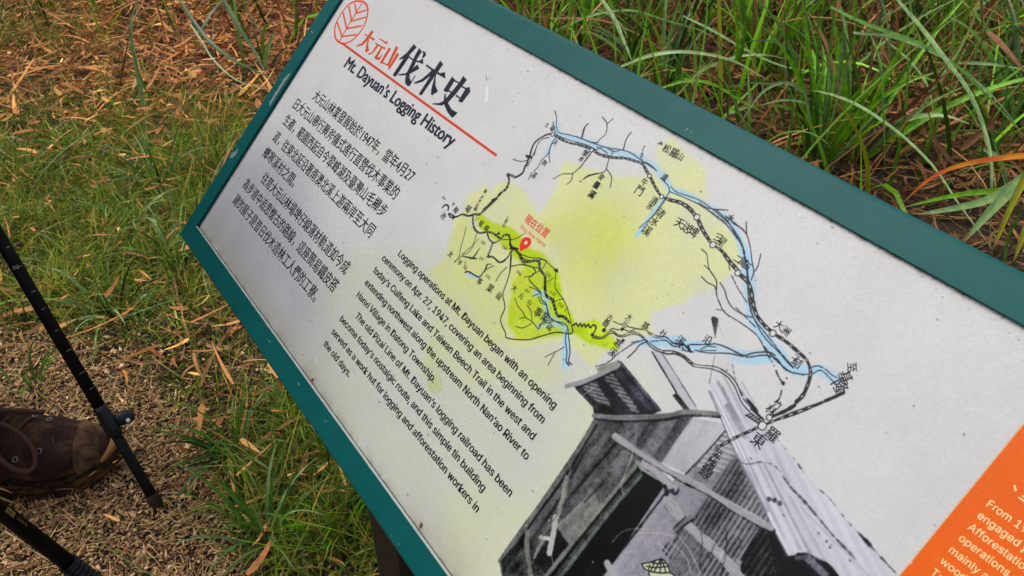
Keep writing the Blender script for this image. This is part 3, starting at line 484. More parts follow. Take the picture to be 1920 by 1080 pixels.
for k in range(14):
    x, y = random.random() * .9, random.random() * PH; a = random.uniform(0, 6.3); L = random.uniform(.004, .02)
    Q = [(x, y), (x + math.cos(a) * L, y + math.sin(a) * L)]; q = np.array(Q) * RES
    x0, x1, y0, y1 = box_of(q, 3); X, Y = np.meshgrid(np.arange(x0, x1), np.arange(y0, y1)); d = q[1] - q[0]
    t = np.clip(((X - q[0][0]) * d[0] + (Y - q[0][1]) * d[1]) / (d @ d), 0, 1); paint((x0, x1, y0, y1), np.clip(.7 - np.hypot(X - q[0][0] - t * d[0], Y - q[0][1] - t * d[1]) + .5, 0, 1), (232, 232, 236), .6)
fill([(912, 158), (916, 165), (914, 190), (909, 190)], (228, 230, 238), .9); fill([(911, 138), (914, 150), (911, 152)], (150, 146, 146), .9)
line([(656, 395), (640, 430), (625, 460)], .5, (226, 226, 232), .6); line([(592, 666), (594, 680)], 1.4, (222, 222, 224), .8)
fill([(579, 708), (584, 713), (588, 718), (584, 716)], (190, 110, 50))
ART = np.clip(ART * .875, 0, 255)
#ART_END
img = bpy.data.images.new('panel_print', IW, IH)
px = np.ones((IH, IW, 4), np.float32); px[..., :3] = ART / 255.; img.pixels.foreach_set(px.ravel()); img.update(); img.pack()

# ------------------------------------------------------------------ SETTING: ground
def hgt(x, y):
    return .012 * np.sin(x * 2.3 + 1) * np.cos(y * 1.9) + .007 * np.sin(x * 7.1 + y * 3.3) + .004 * np.sin(x * 17 - y * 13)
def flat(x, y):   # keep the trodden path level
    return np.exp(-(((x + .75) / .7) ** 2 + ((y - .9) / .5) ** 2) ** 2)
def H(x, y): return hgt(x, y) * (1 - flat(x, y))
gx = np.concatenate([-np.geomspace(120, 3.2, 26), np.linspace(-3, 3, 260), np.geomspace(3.2, 120, 26)])
gy = np.concatenate([-np.geomspace(120, .6, 26), np.linspace(-.4, 5, 240), np.geomspace(5.2, 160, 30)])
GX, GY = np.meshgrid(gx, gy); r2 = np.random.default_rng(3)
near = (abs(GX) < 3) & (GY > -.4) & (GY < 5)
GZ = H(GX, GY) * near + near * (r2.random(GX.shape) - .5) * .006
nx_, ny_ = len(gx), len(gy); idx = np.arange(nx_ * ny_).reshape(ny_, nx_)
Q = np.stack([idx[:-1, :-1], idx[:-1, 1:], idx[1:, 1:], idx[1:, :-1]], -1).reshape(-1, 4)
m_soil = mat('soil', (.026, .018, .011), .95, .2, noise=(9, (.060, .042, .027), .4, .65), bump=(160, 1.0, .006))
link('ground', mesh_np('ground', np.stack([GX, GY, GZ], -1).reshape(-1, 3), Q), None, [m_soil], kind='structure', smooth=True)

# unseen wooded slope left of and behind the sign, shaped to darken its reflections
azs = np.linspace(rad(95), rad(290), 90); rr = np.linspace(7, 26, 26)      # angle from +X, anticlockwise
AA, RR = np.meshgrid(azs, rr); edge = np.clip(np.minimum(AA - azs[0], azs[-1] - AA) / rad(28), 0, 1)
HZ = 11.5 * np.clip((RR - 7) / 15, 0, 1) ** .8 * edge * (1 + .10 * np.sin(AA * 9) + .05 * np.sin(AA * 23 + RR)) - .06
ix = np.arange(HZ.size).reshape(HZ.shape); Qh = np.stack([ix[:-1, :-1], ix[:-1, 1:], ix[1:, 1:], ix[1:, :-1]], -1).reshape(-1, 4)
link('unseen_hillside', mesh_np('unseen_hillside', np.stack([RR * np.cos(AA), RR * np.sin(AA), HZ], -1).reshape(-1, 3), Qh), None, [mat('forest_floor', (.035, .040, .018), .95, .1, noise=(1.2, (.06, .05, .025), .4, .7))], kind='structure', smooth=True)

# --- strips of leaf scattered in bulk
def to_px(x, y, z=0.0):
    d = np.stack([x, y, z - CAMH + 0 * x], -1); dep = d @ FWD
    return 960 + F * (d @ RIGHT) / dep, 540 + F * (d @ DOWN) / dep
def bulk(P, az, L, W, tilt, curve, seg, col, roll=None, taper=.7, base_w=.6, side_curve=None):
    n = len(P); dirh = np.stack([np.cos(az), np.sin(az), 0 * az], -1); side = np.stack([-np.sin(az), np.cos(az), 0 * az], -1)
    roll = np.zeros(n) if roll is None else roll; V = np.zeros((n, seg + 1, 2, 3)); pos = P.copy(); sc_ = np.zeros(n) if side_curve is None else side_curve
    for k in range(seg + 1):
        t = k / seg; th = tilt + curve * t; a = sc_ * t
        dh = dirh * np.cos(a)[:, None] + side * np.sin(a)[:, None]; sh = side * np.cos(a)[:, None] - dirh * np.sin(a)[:, None]
        T = dh * np.sin(th)[:, None] + np.array([0, 0, 1.]) * np.cos(th)[:, None]; Nn = dh * np.cos(th)[:, None] - np.array([0, 0, 1.]) * np.sin(th)[:, None]
        wv = sh * np.cos(roll)[:, None] + Nn * np.sin(roll)[:, None]
        ww = W * (min(1, base_w + t * 3) * max(1 - t, 0.02) ** taper)
        V[:, k, 0] = pos - wv * ww[:, None] / 2; V[:, k, 1] = pos + wv * ww[:, None] / 2
        pos = pos + T * (L / seg)[:, None]
    i = np.arange(n * (seg + 1) * 2).reshape(n, seg + 1, 2)
    Qd = np.stack([i[:, :-1, 0], i[:, :-1, 1], i[:, 1:, 1], i[:, 1:, 0]], -1).reshape(-1, 4)
    return V.reshape(-1, 3), Qd, np.repeat(col, (seg + 1) * 2, 0)
def scatter(n, x0, x1, y0, y1, dens):
    out = []
    tot = 0
    while tot < n:
        x = rng.uniform(x0, x1, n); y = rng.uniform(y0, y1, n); px_, py_ = to_px(x, y); k = rng.random(n) < dens(px_, py_, x, y)
        out.append(np.stack([x[k], y[k]], -1)); tot += k.sum()
        if len(out) > 60: break
    q = np.concatenate(out)[:n]; return q[:, 0], q[:, 1]
def pal(n, cols, wts=None, var=.22):
    c = np.array([lin(c) for c in cols]); k = rng.choice(len(c), n, p=wts); out = 1.5 * c[k] * (1 + (rng.random((n, 1)) - .5) * 2 * var); return np.clip(out * (1 + (rng.random((n, 3)) - .5) * .12) * np.array([1.02, 1.0, .86]), 0, 1)
def gb(px_, py_, cx, cy, rx, ry): return np.exp(-(((px_ - cx) / rx) ** 2 + ((py_ - cy) / ry) ** 2))
def wob(x, y): return .5 + .5 * np.sin(x * 9 + 2 * np.sin(y * 7)) * np.sin(y * 11 + 2 * np.sin(x * 6 + 1))
def path_w(px_, py_, x, y):
    yb = np.interp(px_, [-600, 0, 110, 200, 300, 380, 430, 470], [560, 600, 600, 640, 700, 790, 900, 1300]) + 60 * (wob(x * 2, y * 2) - .5)
    return np.clip((py_ - yb) / 60, 0, 1)
def green_w(px_, py_, x, y):
    g = gb(px_, py_, 60, 290, 260, 75) + gb(px_, py_, 330, 420, 190, 130) + .9 * gb(px_, py_, 130, 430, 240, 90) + gb(px_, py_, 610, 900, 190, 240) + .7 * gb(px_, py_, 240, 560, 200, 70) + .5 * gb(px_, py_, 420, 330, 140, 90) + .35 * gb(px_, py_, 60, 60, 200, 60)
    return np.clip(g * (.30 + 1.1 * wob(x * 1.6, y * 1.6) * wob(x * .7 + 2, y * .8)), 0, 1) * (1 - .93 * path_w(px_, py_, x, y))
def leftside(px_, py_): return (px_ < 960 - (py_ - 540) * .0 ) 
def straw_w(px_, py_, x, y):
    g = .27 + 1.3 * gb(px_, py_, 200, 110, 460, 130) + .9 * gb(px_, py_, 480, 200, 220, 120) + .35 * gb(px_, py_, 380, 300, 200, 90) + (px_ > 800) * .55
    return np.clip(g * (.6 + .5 * wob(x * 1.3, y * 1.2)), 0, 1) * (1 - .8 * path_w(px_, py_, x, y))
m_leaf = mat('grass_blades', rough=.45, spec=.35, tint=True, trans=.22)
m_dry = mat('dry_leaf_litter', rough=.75, spec=.2, tint=True, trans=.08, noise=(220, (.10, .06, .035), .55, .85))
m_chip = mat('path_chips', rough=.9, spec=.15, tint=True)
XR = (-2.9, 2.9, .3, 4.6)
# chips and grit of the path
n = 105000
x, y = scatter(n, -1.9, .1, .45, 1.75, lambda a, b, c, d: np.clip(.34 + path_w(a, b, c, d), 0, 1)); n = len(x)
base = np.array([[1, 0, 0], [0, 1, 0], [-1, 0, 0], [0, -1, 0], [0, 0, .8], [0, 0, -.5]], float)
s = rng.gamma(2.2, .00104, n)[:, None, None]; an = rng.random(n) * 6.28; el = rng.uniform(.6, 1.5, n) + 2.2 * rng.random(n) ** 4
Vb = base[None] * np.stack([el, np.ones(n) * .65, rng.uniform(.15, .5, n)], -1)[:, None] + (rng.random((n, 6, 3)) - .5) * .55
tx = rng.normal(0, .35, n); Vb = np.stack([Vb[..., 0] * np.cos(tx)[:, None] - Vb[..., 2] * np.sin(tx)[:, None], Vb[..., 1], Vb[..., 0] * np.sin(tx)[:, None] + Vb[..., 2] * np.cos(tx)[:, None]], -1)
Vc = np.stack([Vb[..., 0] * np.cos(an)[:, None] - Vb[..., 1] * np.sin(an)[:, None], Vb[..., 0] * np.sin(an)[:, None] + Vb[..., 1] * np.cos(an)[:, None], Vb[..., 2]], -1) * s
Vc += np.stack([x, y, H(x, y) + .002 + rng.random(n) * .004], -1)[:, None]
Tt = np.array([[0, 1, 4], [1, 2, 4], [2, 3, 4], [3, 0, 4], [1, 0, 5], [2, 1, 5], [3, 2, 5], [0, 3, 5]]); T = (np.arange(n) * 6)[:, None, None] + Tt[None]
pxx, pyy = to_px(x, y); c = 1.36 * pal(n, [(146, 116, 90), (162, 132, 108), (118, 90, 70), (124, 104, 74), (92, 70, 54), (178, 154, 132), (104, 98, 60)], [.22, .16, .2, .16, .14, .04, .08])
link('gravel', mesh_np('gravel', Vc.reshape(-1, 3), None, T.reshape(-1, 3), np.repeat(c, 6, 0)), None, [m_chip], label='brown wood chips and grit trodden into the path', cat='gravel', kind='stuff')
# fine straw bits on the path
n = 15000; x, y = scatter(n, -1.9, .1, .45, 1.75, lambda a, b, c, d: path_w(a, b, c, d) + .1); n = len(x)
A = bulk(np.stack([x, y, H(x, y) + .005 + rng.random(n) * .006], -1), rng.random(n) * 6.28, rng.gamma(3, .009, n), rng.uniform(.0008, .0028, n), rng.normal(1.5, .12, n), rng.normal(0, .3, n), 4, pal(n, [(156, 126, 90), (136, 100, 70), (118, 88, 62), (176, 146, 108)]), rng.normal(0, .5, n))
# fallen leaf litter
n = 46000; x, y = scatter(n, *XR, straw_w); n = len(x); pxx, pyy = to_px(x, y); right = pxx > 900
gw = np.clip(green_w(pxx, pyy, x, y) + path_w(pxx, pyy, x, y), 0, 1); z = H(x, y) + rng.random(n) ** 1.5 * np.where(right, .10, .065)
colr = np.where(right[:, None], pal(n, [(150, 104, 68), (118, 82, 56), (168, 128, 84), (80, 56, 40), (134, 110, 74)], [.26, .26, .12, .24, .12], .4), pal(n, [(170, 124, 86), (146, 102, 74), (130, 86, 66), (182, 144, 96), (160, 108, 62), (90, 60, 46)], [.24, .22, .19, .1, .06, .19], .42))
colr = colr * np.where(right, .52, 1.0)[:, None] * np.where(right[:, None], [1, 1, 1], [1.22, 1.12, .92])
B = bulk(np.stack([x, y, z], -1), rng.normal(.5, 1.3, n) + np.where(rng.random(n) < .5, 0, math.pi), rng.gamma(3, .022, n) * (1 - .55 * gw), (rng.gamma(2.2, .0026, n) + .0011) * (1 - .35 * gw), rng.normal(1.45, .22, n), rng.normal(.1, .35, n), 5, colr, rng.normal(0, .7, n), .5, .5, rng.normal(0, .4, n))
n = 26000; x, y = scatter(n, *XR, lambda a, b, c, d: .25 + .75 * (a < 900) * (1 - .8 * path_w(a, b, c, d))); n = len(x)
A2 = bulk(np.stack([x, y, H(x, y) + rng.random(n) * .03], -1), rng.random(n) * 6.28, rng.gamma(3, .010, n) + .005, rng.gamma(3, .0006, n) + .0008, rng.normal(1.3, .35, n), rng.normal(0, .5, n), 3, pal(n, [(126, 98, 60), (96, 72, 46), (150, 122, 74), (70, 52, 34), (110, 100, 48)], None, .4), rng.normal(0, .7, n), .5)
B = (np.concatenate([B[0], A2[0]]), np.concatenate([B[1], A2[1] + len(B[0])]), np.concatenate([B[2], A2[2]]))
V = np.concatenate([A[0], B[0]]); Q = np.concatenate([A[1], B[1] + len(A[0])]); c = np.concatenate([A[2], B[2]])
link('dead_leaf_litter', mesh_np('litter', V, Q, None, c), None, [m_dry], label='tan and reddish dead grass leaves strewn over the ground', cat='leaf litter', kind='stuff')
# short lawn grass
n = 27000; x, y = scatter(n, *XR, green_w); n = len(x)
C = bulk(np.stack([x, y, H(x, y) - .002], -1), rng.random(n) * 6.28, (rng.gamma(4, .017, n) + .012) * (.55 + .9 * wob(x * 1.7, y * 1.7)), rng.gamma(4, .00055, n) + .0009, np.abs(rng.normal(.8, .45, n)), rng.normal(.8, .45, n), 6,
         pal(n, [(72, 96, 22), (90, 118, 30), (48, 76, 24), (108, 118, 44), (118, 134, 26), (140, 120, 62), (82, 106, 60)], [.2, .2, .14, .13, .12, .12, .09], .45), rng.normal(0, .6, n), .8, 1.0, rng.normal(0, .5, n))
n = 11000; x, y = scatter(n, *XR, lambda a, b, c, d: np.clip(green_w(a, b, c, d) * 1.2 + .12, 0, 1) * (1 - .9 * path_w(a, b, c, d))); n = len(x)   # low broken stubble and moss-like leaves
D = bulk(np.stack([x, y, H(x, y)], -1), rng.random(n) * 6.28, rng.gamma(4, .006, n) + .006, rng.gamma(4, .0009, n) + .001, rng.uniform(.3, 1.4, n), rng.normal(.5, .4, n), 3,
         pal(n, [(66, 82, 22), (44, 62, 18), (92, 102, 34), (128, 108, 54), (102, 74, 42)], [.27, .2, .2, .17, .16]), rng.normal(0, .8, n), .5, .8)
V = np.concatenate([C[0], D[0]]); Q = np.concatenate([C[1], D[1] + len(C[0])]); c = np.concatenate([C[2], D[2]]) * np.array([1.22, 1.14, 1.0])
link('short_grass', mesh_np('short_grass', V, Q, None, c), None, [m_leaf], label='short uneven green grass creeping over the verge', cat='grass', kind='stuff')
# thick fill of tall grass leaves behind the sign and along the top of the bank
def tall_w(px_, py_, x, y):
    return np.clip((px_ > 960) * (1.0 - .35 * (py_ > 250)) + .5 * gb(px_, py_, 430, -40, 220, 110) + .30 * gb(px_, py_, 80, -60, 300, 90), 0, 1) * (.35 + .65 * wob(x * .9 + 3, y * .9)) * (py_ < 420)
n = 2500; x, y = scatter(n, -2.9, 2.9, 1.35, 4.4, tall_w); n = len(x)
dist = np.clip((y - 1.4) / 2.5, 0, 1)
E1 = bulk(np.stack([x, y, H(x, y)], -1), rng.random(n) * 6.28, rng.gamma(6, .055, n) + .1, np.minimum(rng.gamma(2.5, .0042, n) + .003, .0145), np.abs(rng.normal(.25, .25, n)), rng.gamma(2, .45, n), 9,
          pal(n, [(66, 104, 24), (88, 132, 28), (42, 70, 24), (108, 146, 50), (106, 166, 18), (134, 140, 40), (144, 100, 50)], [.22, .2, .2, .12, .12, .06, .08], .5) * .8, rng.normal(0, .6, n), .75, .8, rng.normal(0, .4, n))
n = 2600; x, y = scatter(n, -2.9, 2.9, 1.6, 4.4, lambda a, b, c, d: tall_w(a, b, c, d) + .5 * gb(a, b, 420, 0, 260, 110)); n = len(x)
E2 = bulk(np.stack([x, y, H(x, y)], -1), rng.random(n) * 6.28, rng.gamma(5, .05, n) + .08, rng.uniform(.003, .010, n), np.abs(rng.normal(.7, .5, n)), rng.gamma(2, .4, n), 6,
          pal(n, [(140, 88, 54), (112, 68, 44), (164, 116, 70), (84, 50, 36)]), rng.normal(0, .7, n), .6, .8, rng.normal(0, .5, n))
V = np.concatenate([E1[0], E2[0]]); Q = np.concatenate([E1[1], E2[1] + len(E1[0])]); c = np.concatenate([E1[2], E2[2]])
link('tall_grass', mesh_np('tall_grass', V, Q, None, c), None, [m_leaf], label='dense tall green grass with dead stems on the bank behind the sign', cat='tall grass', kind='stuff')

# leafy scrub covering the unseen wooded slope
n = 14000; a_ = rng.uniform(rad(97), rad(288), n); r_ = rng.uniform(7.5, 25, n); ed = np.clip(np.minimum(a_ - rad(95), rad(290) - a_) / rad(28), 0, 1)
hz = 11.5 * np.clip((r_ - 7) / 15, 0, 1) ** .8 * ed + rng.random(n) ** 2 * 2.2
S_ = bulk(np.stack([r_ * np.cos(a_), r_ * np.sin(a_), hz], -1), rng.random(n) * 6.28, rng.uniform(.3, .9, n), rng.uniform(.10, .3, n), rng.uniform(.2, 2.0, n), rng.normal(.5, .5, n), 3, pal(n, [(60, 84, 36), (44, 66, 30), (84, 104, 46), (70, 80, 40)]), rng.normal(0, .8, n))
link('unseen_hillside_scrub', mesh_np('scrub', S_[0], S_[1], None, S_[2]), None, [m_leaf], label='dark green scrub and saplings covering the unseen slope beyond the path', cat='scrub', kind='stuff')

# ------------------------------------------------------------------ SIGN
root = empty('information_sign', (SO[0] + .3, SO[1] - .3, 0), 'teal framed slanted information board with bilingual text, a route map and an old hut photo', 'sign')
RL = np.array(root.location)
def spart(name, me, mats, smooth=False, label=None, parent=None, kind=None):
    return link(name, shift(me, RL), root if parent is None else parent, mats, label=label, smooth=smooth, kind=kind)
m_print = bpy.data.materials.new('printed_panel'); m_print.use_nodes = True
nn_ = m_print.node_tree.nodes; ll = m_print.node_tree.links; b = nn_['Principled BSDF']
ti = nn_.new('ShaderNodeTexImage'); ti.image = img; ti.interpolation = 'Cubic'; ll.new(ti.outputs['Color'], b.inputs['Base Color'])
b.inputs['Roughness'].default_value = .36; b.inputs['Specular IOR Level'].default_value = .17
tc = nn_.new('ShaderNodeTexCoord'); nz = nn_.new('ShaderNodeTexNoise'); nz.inputs['Scale'].default_value = 650; nz.inputs['Detail'].default_value = 3
bp = nn_.new('ShaderNodeBump'); bp.inputs['Strength'].default_value = .22; bp.inputs['Distance'].default_value = .0006
ll.new(tc.outputs['Object'], nz.inputs['Vector']); ll.new(nz.outputs['Fac'], bp.inputs['Height']); ll.new(bp.outputs[0], b.inputs['Normal'])
m_edge = mat('aluminium_edge', (.72, .73, .72), .35, .5, .6)
FH = .0045                                  # the flange stands this far above the print
bl = sign_uv(368.3, 424, FH); tl_ = sign_uv(683.5, -74, FH); tr_ = sign_uv(1920, 610.5, FH)
U0, V0, V1, U1 = bl[0], bl[1], (tl_[1] + tr_[1]) / 2, PW - .002
V = [sign_pt(u, v, h) for h in (0, -.003) for u, v in ((-.012, -.012), (PW + .012, -.012), (PW + .012, PH + .012), (-.012, PH + .012))]
me = mesh_py('panel', V, [(0, 1, 2, 3), (7, 6, 5, 4), (0, 4, 5, 1), (1, 5, 6, 2), (2, 6, 7, 3), (3, 7, 4, 0)])
uvl = me.uv_layers.new(name='UVMap')
cor = [(-.012, -.012), (PW + .012, -.012), (PW + .012, PH + .012), (-.012, PH + .012)]
for p in me.polygons:
    for li in p.loop_indices:
        u, v = cor[me.loops[li].vertex_index % 4]; uvl.data[li].uv = (u / (IW / RES), v / (IH / RES))
ti.extension = 'EXTEND'
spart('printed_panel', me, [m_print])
m_teal = mat('teal_paint', (.0025, .068, .068), .38, .11, noise=(14, (.004, .086, .080), .40, .75), bump=(900, .12, .0004), coat=.0)
FW = .0315
prof = [(0.0, -.0028), (0.0, FH - .0005), (.0005, FH), (FW - .004, FH), (FW - .0018, FH - .0007), (FW - .0005, FH - .0022), (FW, FH - .0045), (FW, -.045), (FW - .003, -.045), (FW - .003, -.0045), (.004, -.0045)]
corners = [((U0, V0), (-1, -1)), ((U1, V0), (1, -1)), ((U1, V1), (1, 1)), ((U0, V1), (-1, 1))]
for i in range(4):
    (ua, va), (da, db) = corners[i]; (ub, vb), (dc, dd) = corners[(i + 1) % 4]; R1 = []; R2 = []
    sd1 = [sign_pt(ua + da * w_, va + db * w_, h) for w_, h in prof]; sd2 = [sign_pt(ub + dc * w_, vb + dd * w_, h) for w_, h in prof]
    spart('frame_rail', loft('rail', [sd1, sd2]), [m_teal])
# bright bare lip along the lower edge
rings = []
for u in np.linspace(U0, U1, 60):
    e = .0006 + .0006 * min(1, max(0, (u - .02) / .4)) + .00012 * math.sin(u * 140)
    rings.append([sign_pt(u, V0 - e, FH + .00005), sign_pt(u, V0 - e, FH + .0004), sign_pt(u, V0 + .0003, FH + .0004), sign_pt(u, V0 + .0003, FH - .002)])
spart('edge_strip', loft('lip', rings), [m_edge])
# bare patches where the paint has flaked
m_bare = mat('bare_grey_metal', (.17, .19, .20), .5, .4, noise=(300, (.12, .13, .15), .4, .7))
def flake(pts, h=.00012):
    q = [sign_uv(a, b, FH + h) for a, b in pts]; V = [sign_pt(u, v, FH + h) for u, v in q]
    V += [sign_pt(u, v, FH - .0004) for u, v in q]; k = len(pts); Fc = [tuple(range(k))] + [(i, (i + 1) % k, (i + 1) % k + k, i + k) for i in range(k)]
    return mesh_py('flake', V, Fc)
f5 = (480, 100, 7.714)
spart('paint_chip', flake(Z(f5, (505, 285), (465, 300), (440, 330), (388, 380), (385, 410), (350, 455), (325, 490), (320, 520), (270, 570), (268, 600), (245, 610), (240, 650), (195, 700), (195, 745), (190, 775), (215, 740), (300, 600), (400, 440))), [m_bare])
spart('paint_chip', flake([(447, 277), (441, 284), (434, 287), (431, 296), (436, 296), (444, 288)]), [m_bare])
for cx_, cy_, a_, L_ in ((1288, 242, -50, 7), (1296, 247, -48, 5), (1135, 240, 10, 1.5), (500, 612, 80, 5), (560, 720, 60, 4), (505, 640, 70, 3), (610, 790, 20, 3), (995, 60, 40, 1.6), (1500, 400, 15, 2), (1650, 470, 70, 1.5), (733, 1005, 40, 1.8), (748, 1020, 60, 2), (450, 515, 60, 3), (1760, 560, 30, 2), (585, 60, 60, 3)):
    dx_, dy_ = math.cos(rad(a_)) * L_, math.sin(rad(a_)) * L_; spart('paint_chip', flake([(cx_ - dx_, cy_ - dy_), (cx_ + dy_ * .12, cy_ - dx_ * .12), (cx_ + dx_, cy_ + dy_), (cx_ - dy_ * .12, cy_ + dx_ * .12)]), [m_bare if L_ > 4 else m_edge])
# flat lettering on the panel
m_ink = mat('black_lettering', (.009, .009, .014), .5, .12); m_redink = mat('red_lettering', tuple(lin((206, 50, 40))), .5, .4)
m_pale = mat('pale_lettering', tuple(lin((248, 214, 150))), .5, .4)
_gl = {}
LATIN = None
try:                                        # Blender's own bundled sans face; its built-in face is used where it is absent
    LATIN = bpy.data.fonts.load(bpy.utils.system_resource('DATAFILES', path='fonts') + '/Inter.woff2')
except Exception: LATIN = None
def glyphs(body, face=True):
    key = (body, face)
    if key not in _gl:
        cu = bpy.data.curves.new('t', 'FONT'); cu.body = body; cu.resolution_u = 3
        if LATIN and face and all(ord(c) < 0x3000 for c in body): cu.font = LATIN
        ob = bpy.data.objects.new('t', cu); COL.objects.link(ob); dg = bpy.context.evaluated_depsgraph_get(); dg.update()
        me = bpy.data.meshes.new_from_object(ob.evaluated_get(dg))
        _gl[key] = (np.array([v.co[:] for v in me.vertices]).reshape(-1, 3)[:, :2], [tuple(p.vertices) for p in me.polygons])
        bpy.data.objects.remove(ob); bpy.data.curves.remove(cu); bpy.data.meshes.remove(me)
    return _gl[key]
def lettering(name, items, material, label=None, h=.0002, face=True):
    """items: (text, u, v baseline, width, em height, rotation, offset)"""
    V = []; Fc = []
    for body, u, v, wd, em, rot, off in items:
        g, f = glyphs(body, face)
        if not len(g): continue
        x0, x1 = g[:, 0].min(), g[:, 0].max(); X = (g[:, 0] - x0) * ((wd / (x1 - x0)) if wd else em); Y = g[:, 1] * em
        if wd is None and rot is not None: X = X - X.max() / 2; Y = Y - em * .36
        c_, s_ = math.cos(rot or 0), math.sin(rot or 0)
        for kk, (dx, dy) in enumerate(((0, 0), (1, .3), (2, 0), (1, 1)) if off >= .02 else ((0, 0), (1, .4), (.3, 1)) if off > 0 else ((0, 0),)):
            o = len(V); dx *= off * em; dy *= off * em
            for a, b_ in zip(X, Y): V.append(sign_pt(u + (a + dx) * c_ - (b_ + dy) * s_, v + (a + dx) * s_ + (b_ + dy) * c_, h + kk * .00004))
            Fc += [tuple(i + o for i in p) for p in f]
    return spart(name, mesh_py(name, V, Fc), [material], label=label)
ch = ['大元山林業發展始於1947年，當年4月27', '日大元山舉行興斧儀式進行直營伐木事業的', '生產，範圍西起自今翠峰湖及臺灣山毛櫸步', '道，往東北延沿著南澳北溪上游兩岸至大同', '鄉寒溪村之間。', '往昔大元山林場埤仔線運材軌道如今成', '為步道中追思懷古的路線，這座簡易鐵皮搭', '建的屋子是昔日伐木造林工人們的工寮。']
cu_ = [(.0763, .3477), (.0465, .3415), (.0465, .3415), (.0465, .3425), (.0465, .153), (.0790, .3418), (.0470, .3426), (.0475, .3225)]
cv_ = [.2545, .2275, .2015, .1740, .1475, .1205, .0945, .0680]
lettering('chinese_paragraph', [(t, a, v, b_ - a, .0186, 0, .013) for t, (a, b_), v in zip(ch, cu_, cv_)], m_ink)
en = ['Logging operations at Mt. Dayuan began with an opening', 'ceremony on Apr. 27, 1947, covering an area beginning from', "today’s Cuifeng Lake and Taiwan Beech Trail in the west and", "extending northwest along the upstream North Nan’ao River to", 'Hanxi Village in Datong Township.', "The old Pizai Line of Mt. Dayuan’s logging railroad has been", "become today’s nostalgic route, and this simple tin building", 'served as a work hut for logging and afforestation workers in', 'the old days.']
eu_ = [(.4005, .6925), (.3815, .6915), (.3805, .6935), (.3805, .7010), (.3805, .5545), (.3990, .7095), (.3795, .6825), (.3800, .6905), (.3800, .4460)]
ev_ = [.1825, .1652, .1478, .1303, .1128, .0950, .0780, .0600, .0425]
lettering('english_paragraph', [(t, a, v, b_ - a, .0150, 0, .021) for t, (a, b_), v in zip(en, eu_, ev_)], m_ink)
lettering('subtitle', [("Mt. Dayuan’s Logging History", .0995, .3150, .2725, .0228, 0, .034)], mat('navy_lettering', (.014, .016, .034), .5, .12), face=False)
lettering('location_caption', [('現在位置', .5296, .3010, .0372, .0104, 0, .02), ('You Are Here', .5300, .2925, .0422, .0088, 0, .0)], m_redink)
oc = [('From 19', .3395), ('engaged p', .3300), ('Afforestation', .3205), ('operations o', .3112), ('mainly af', .3012), ('wood,', .2920), ('Ta', .2825)]
lettering('orange_block_text', [(t, 1.0062, v, None, .0098, None, .0) for t, v in oc] + [('、', sign_uv(1899, 912)[0], sign_uv(1899, 912)[1] - .001, None, .011, None, .0), ('室', sign_uv(1910, 932)[0], sign_uv(1910, 932)[1], None, .011, None, .0)], m_pale)
mp = []
def lab(fr, x, y, s, mm, rot=0.0, off=.012):
    u, v = sign_uv(*Z(fr, (x, y))[0]); mp.append((s, u, v, None, mm * .86 / 1000., rad(rot + random.uniform(-9, 9)), off))
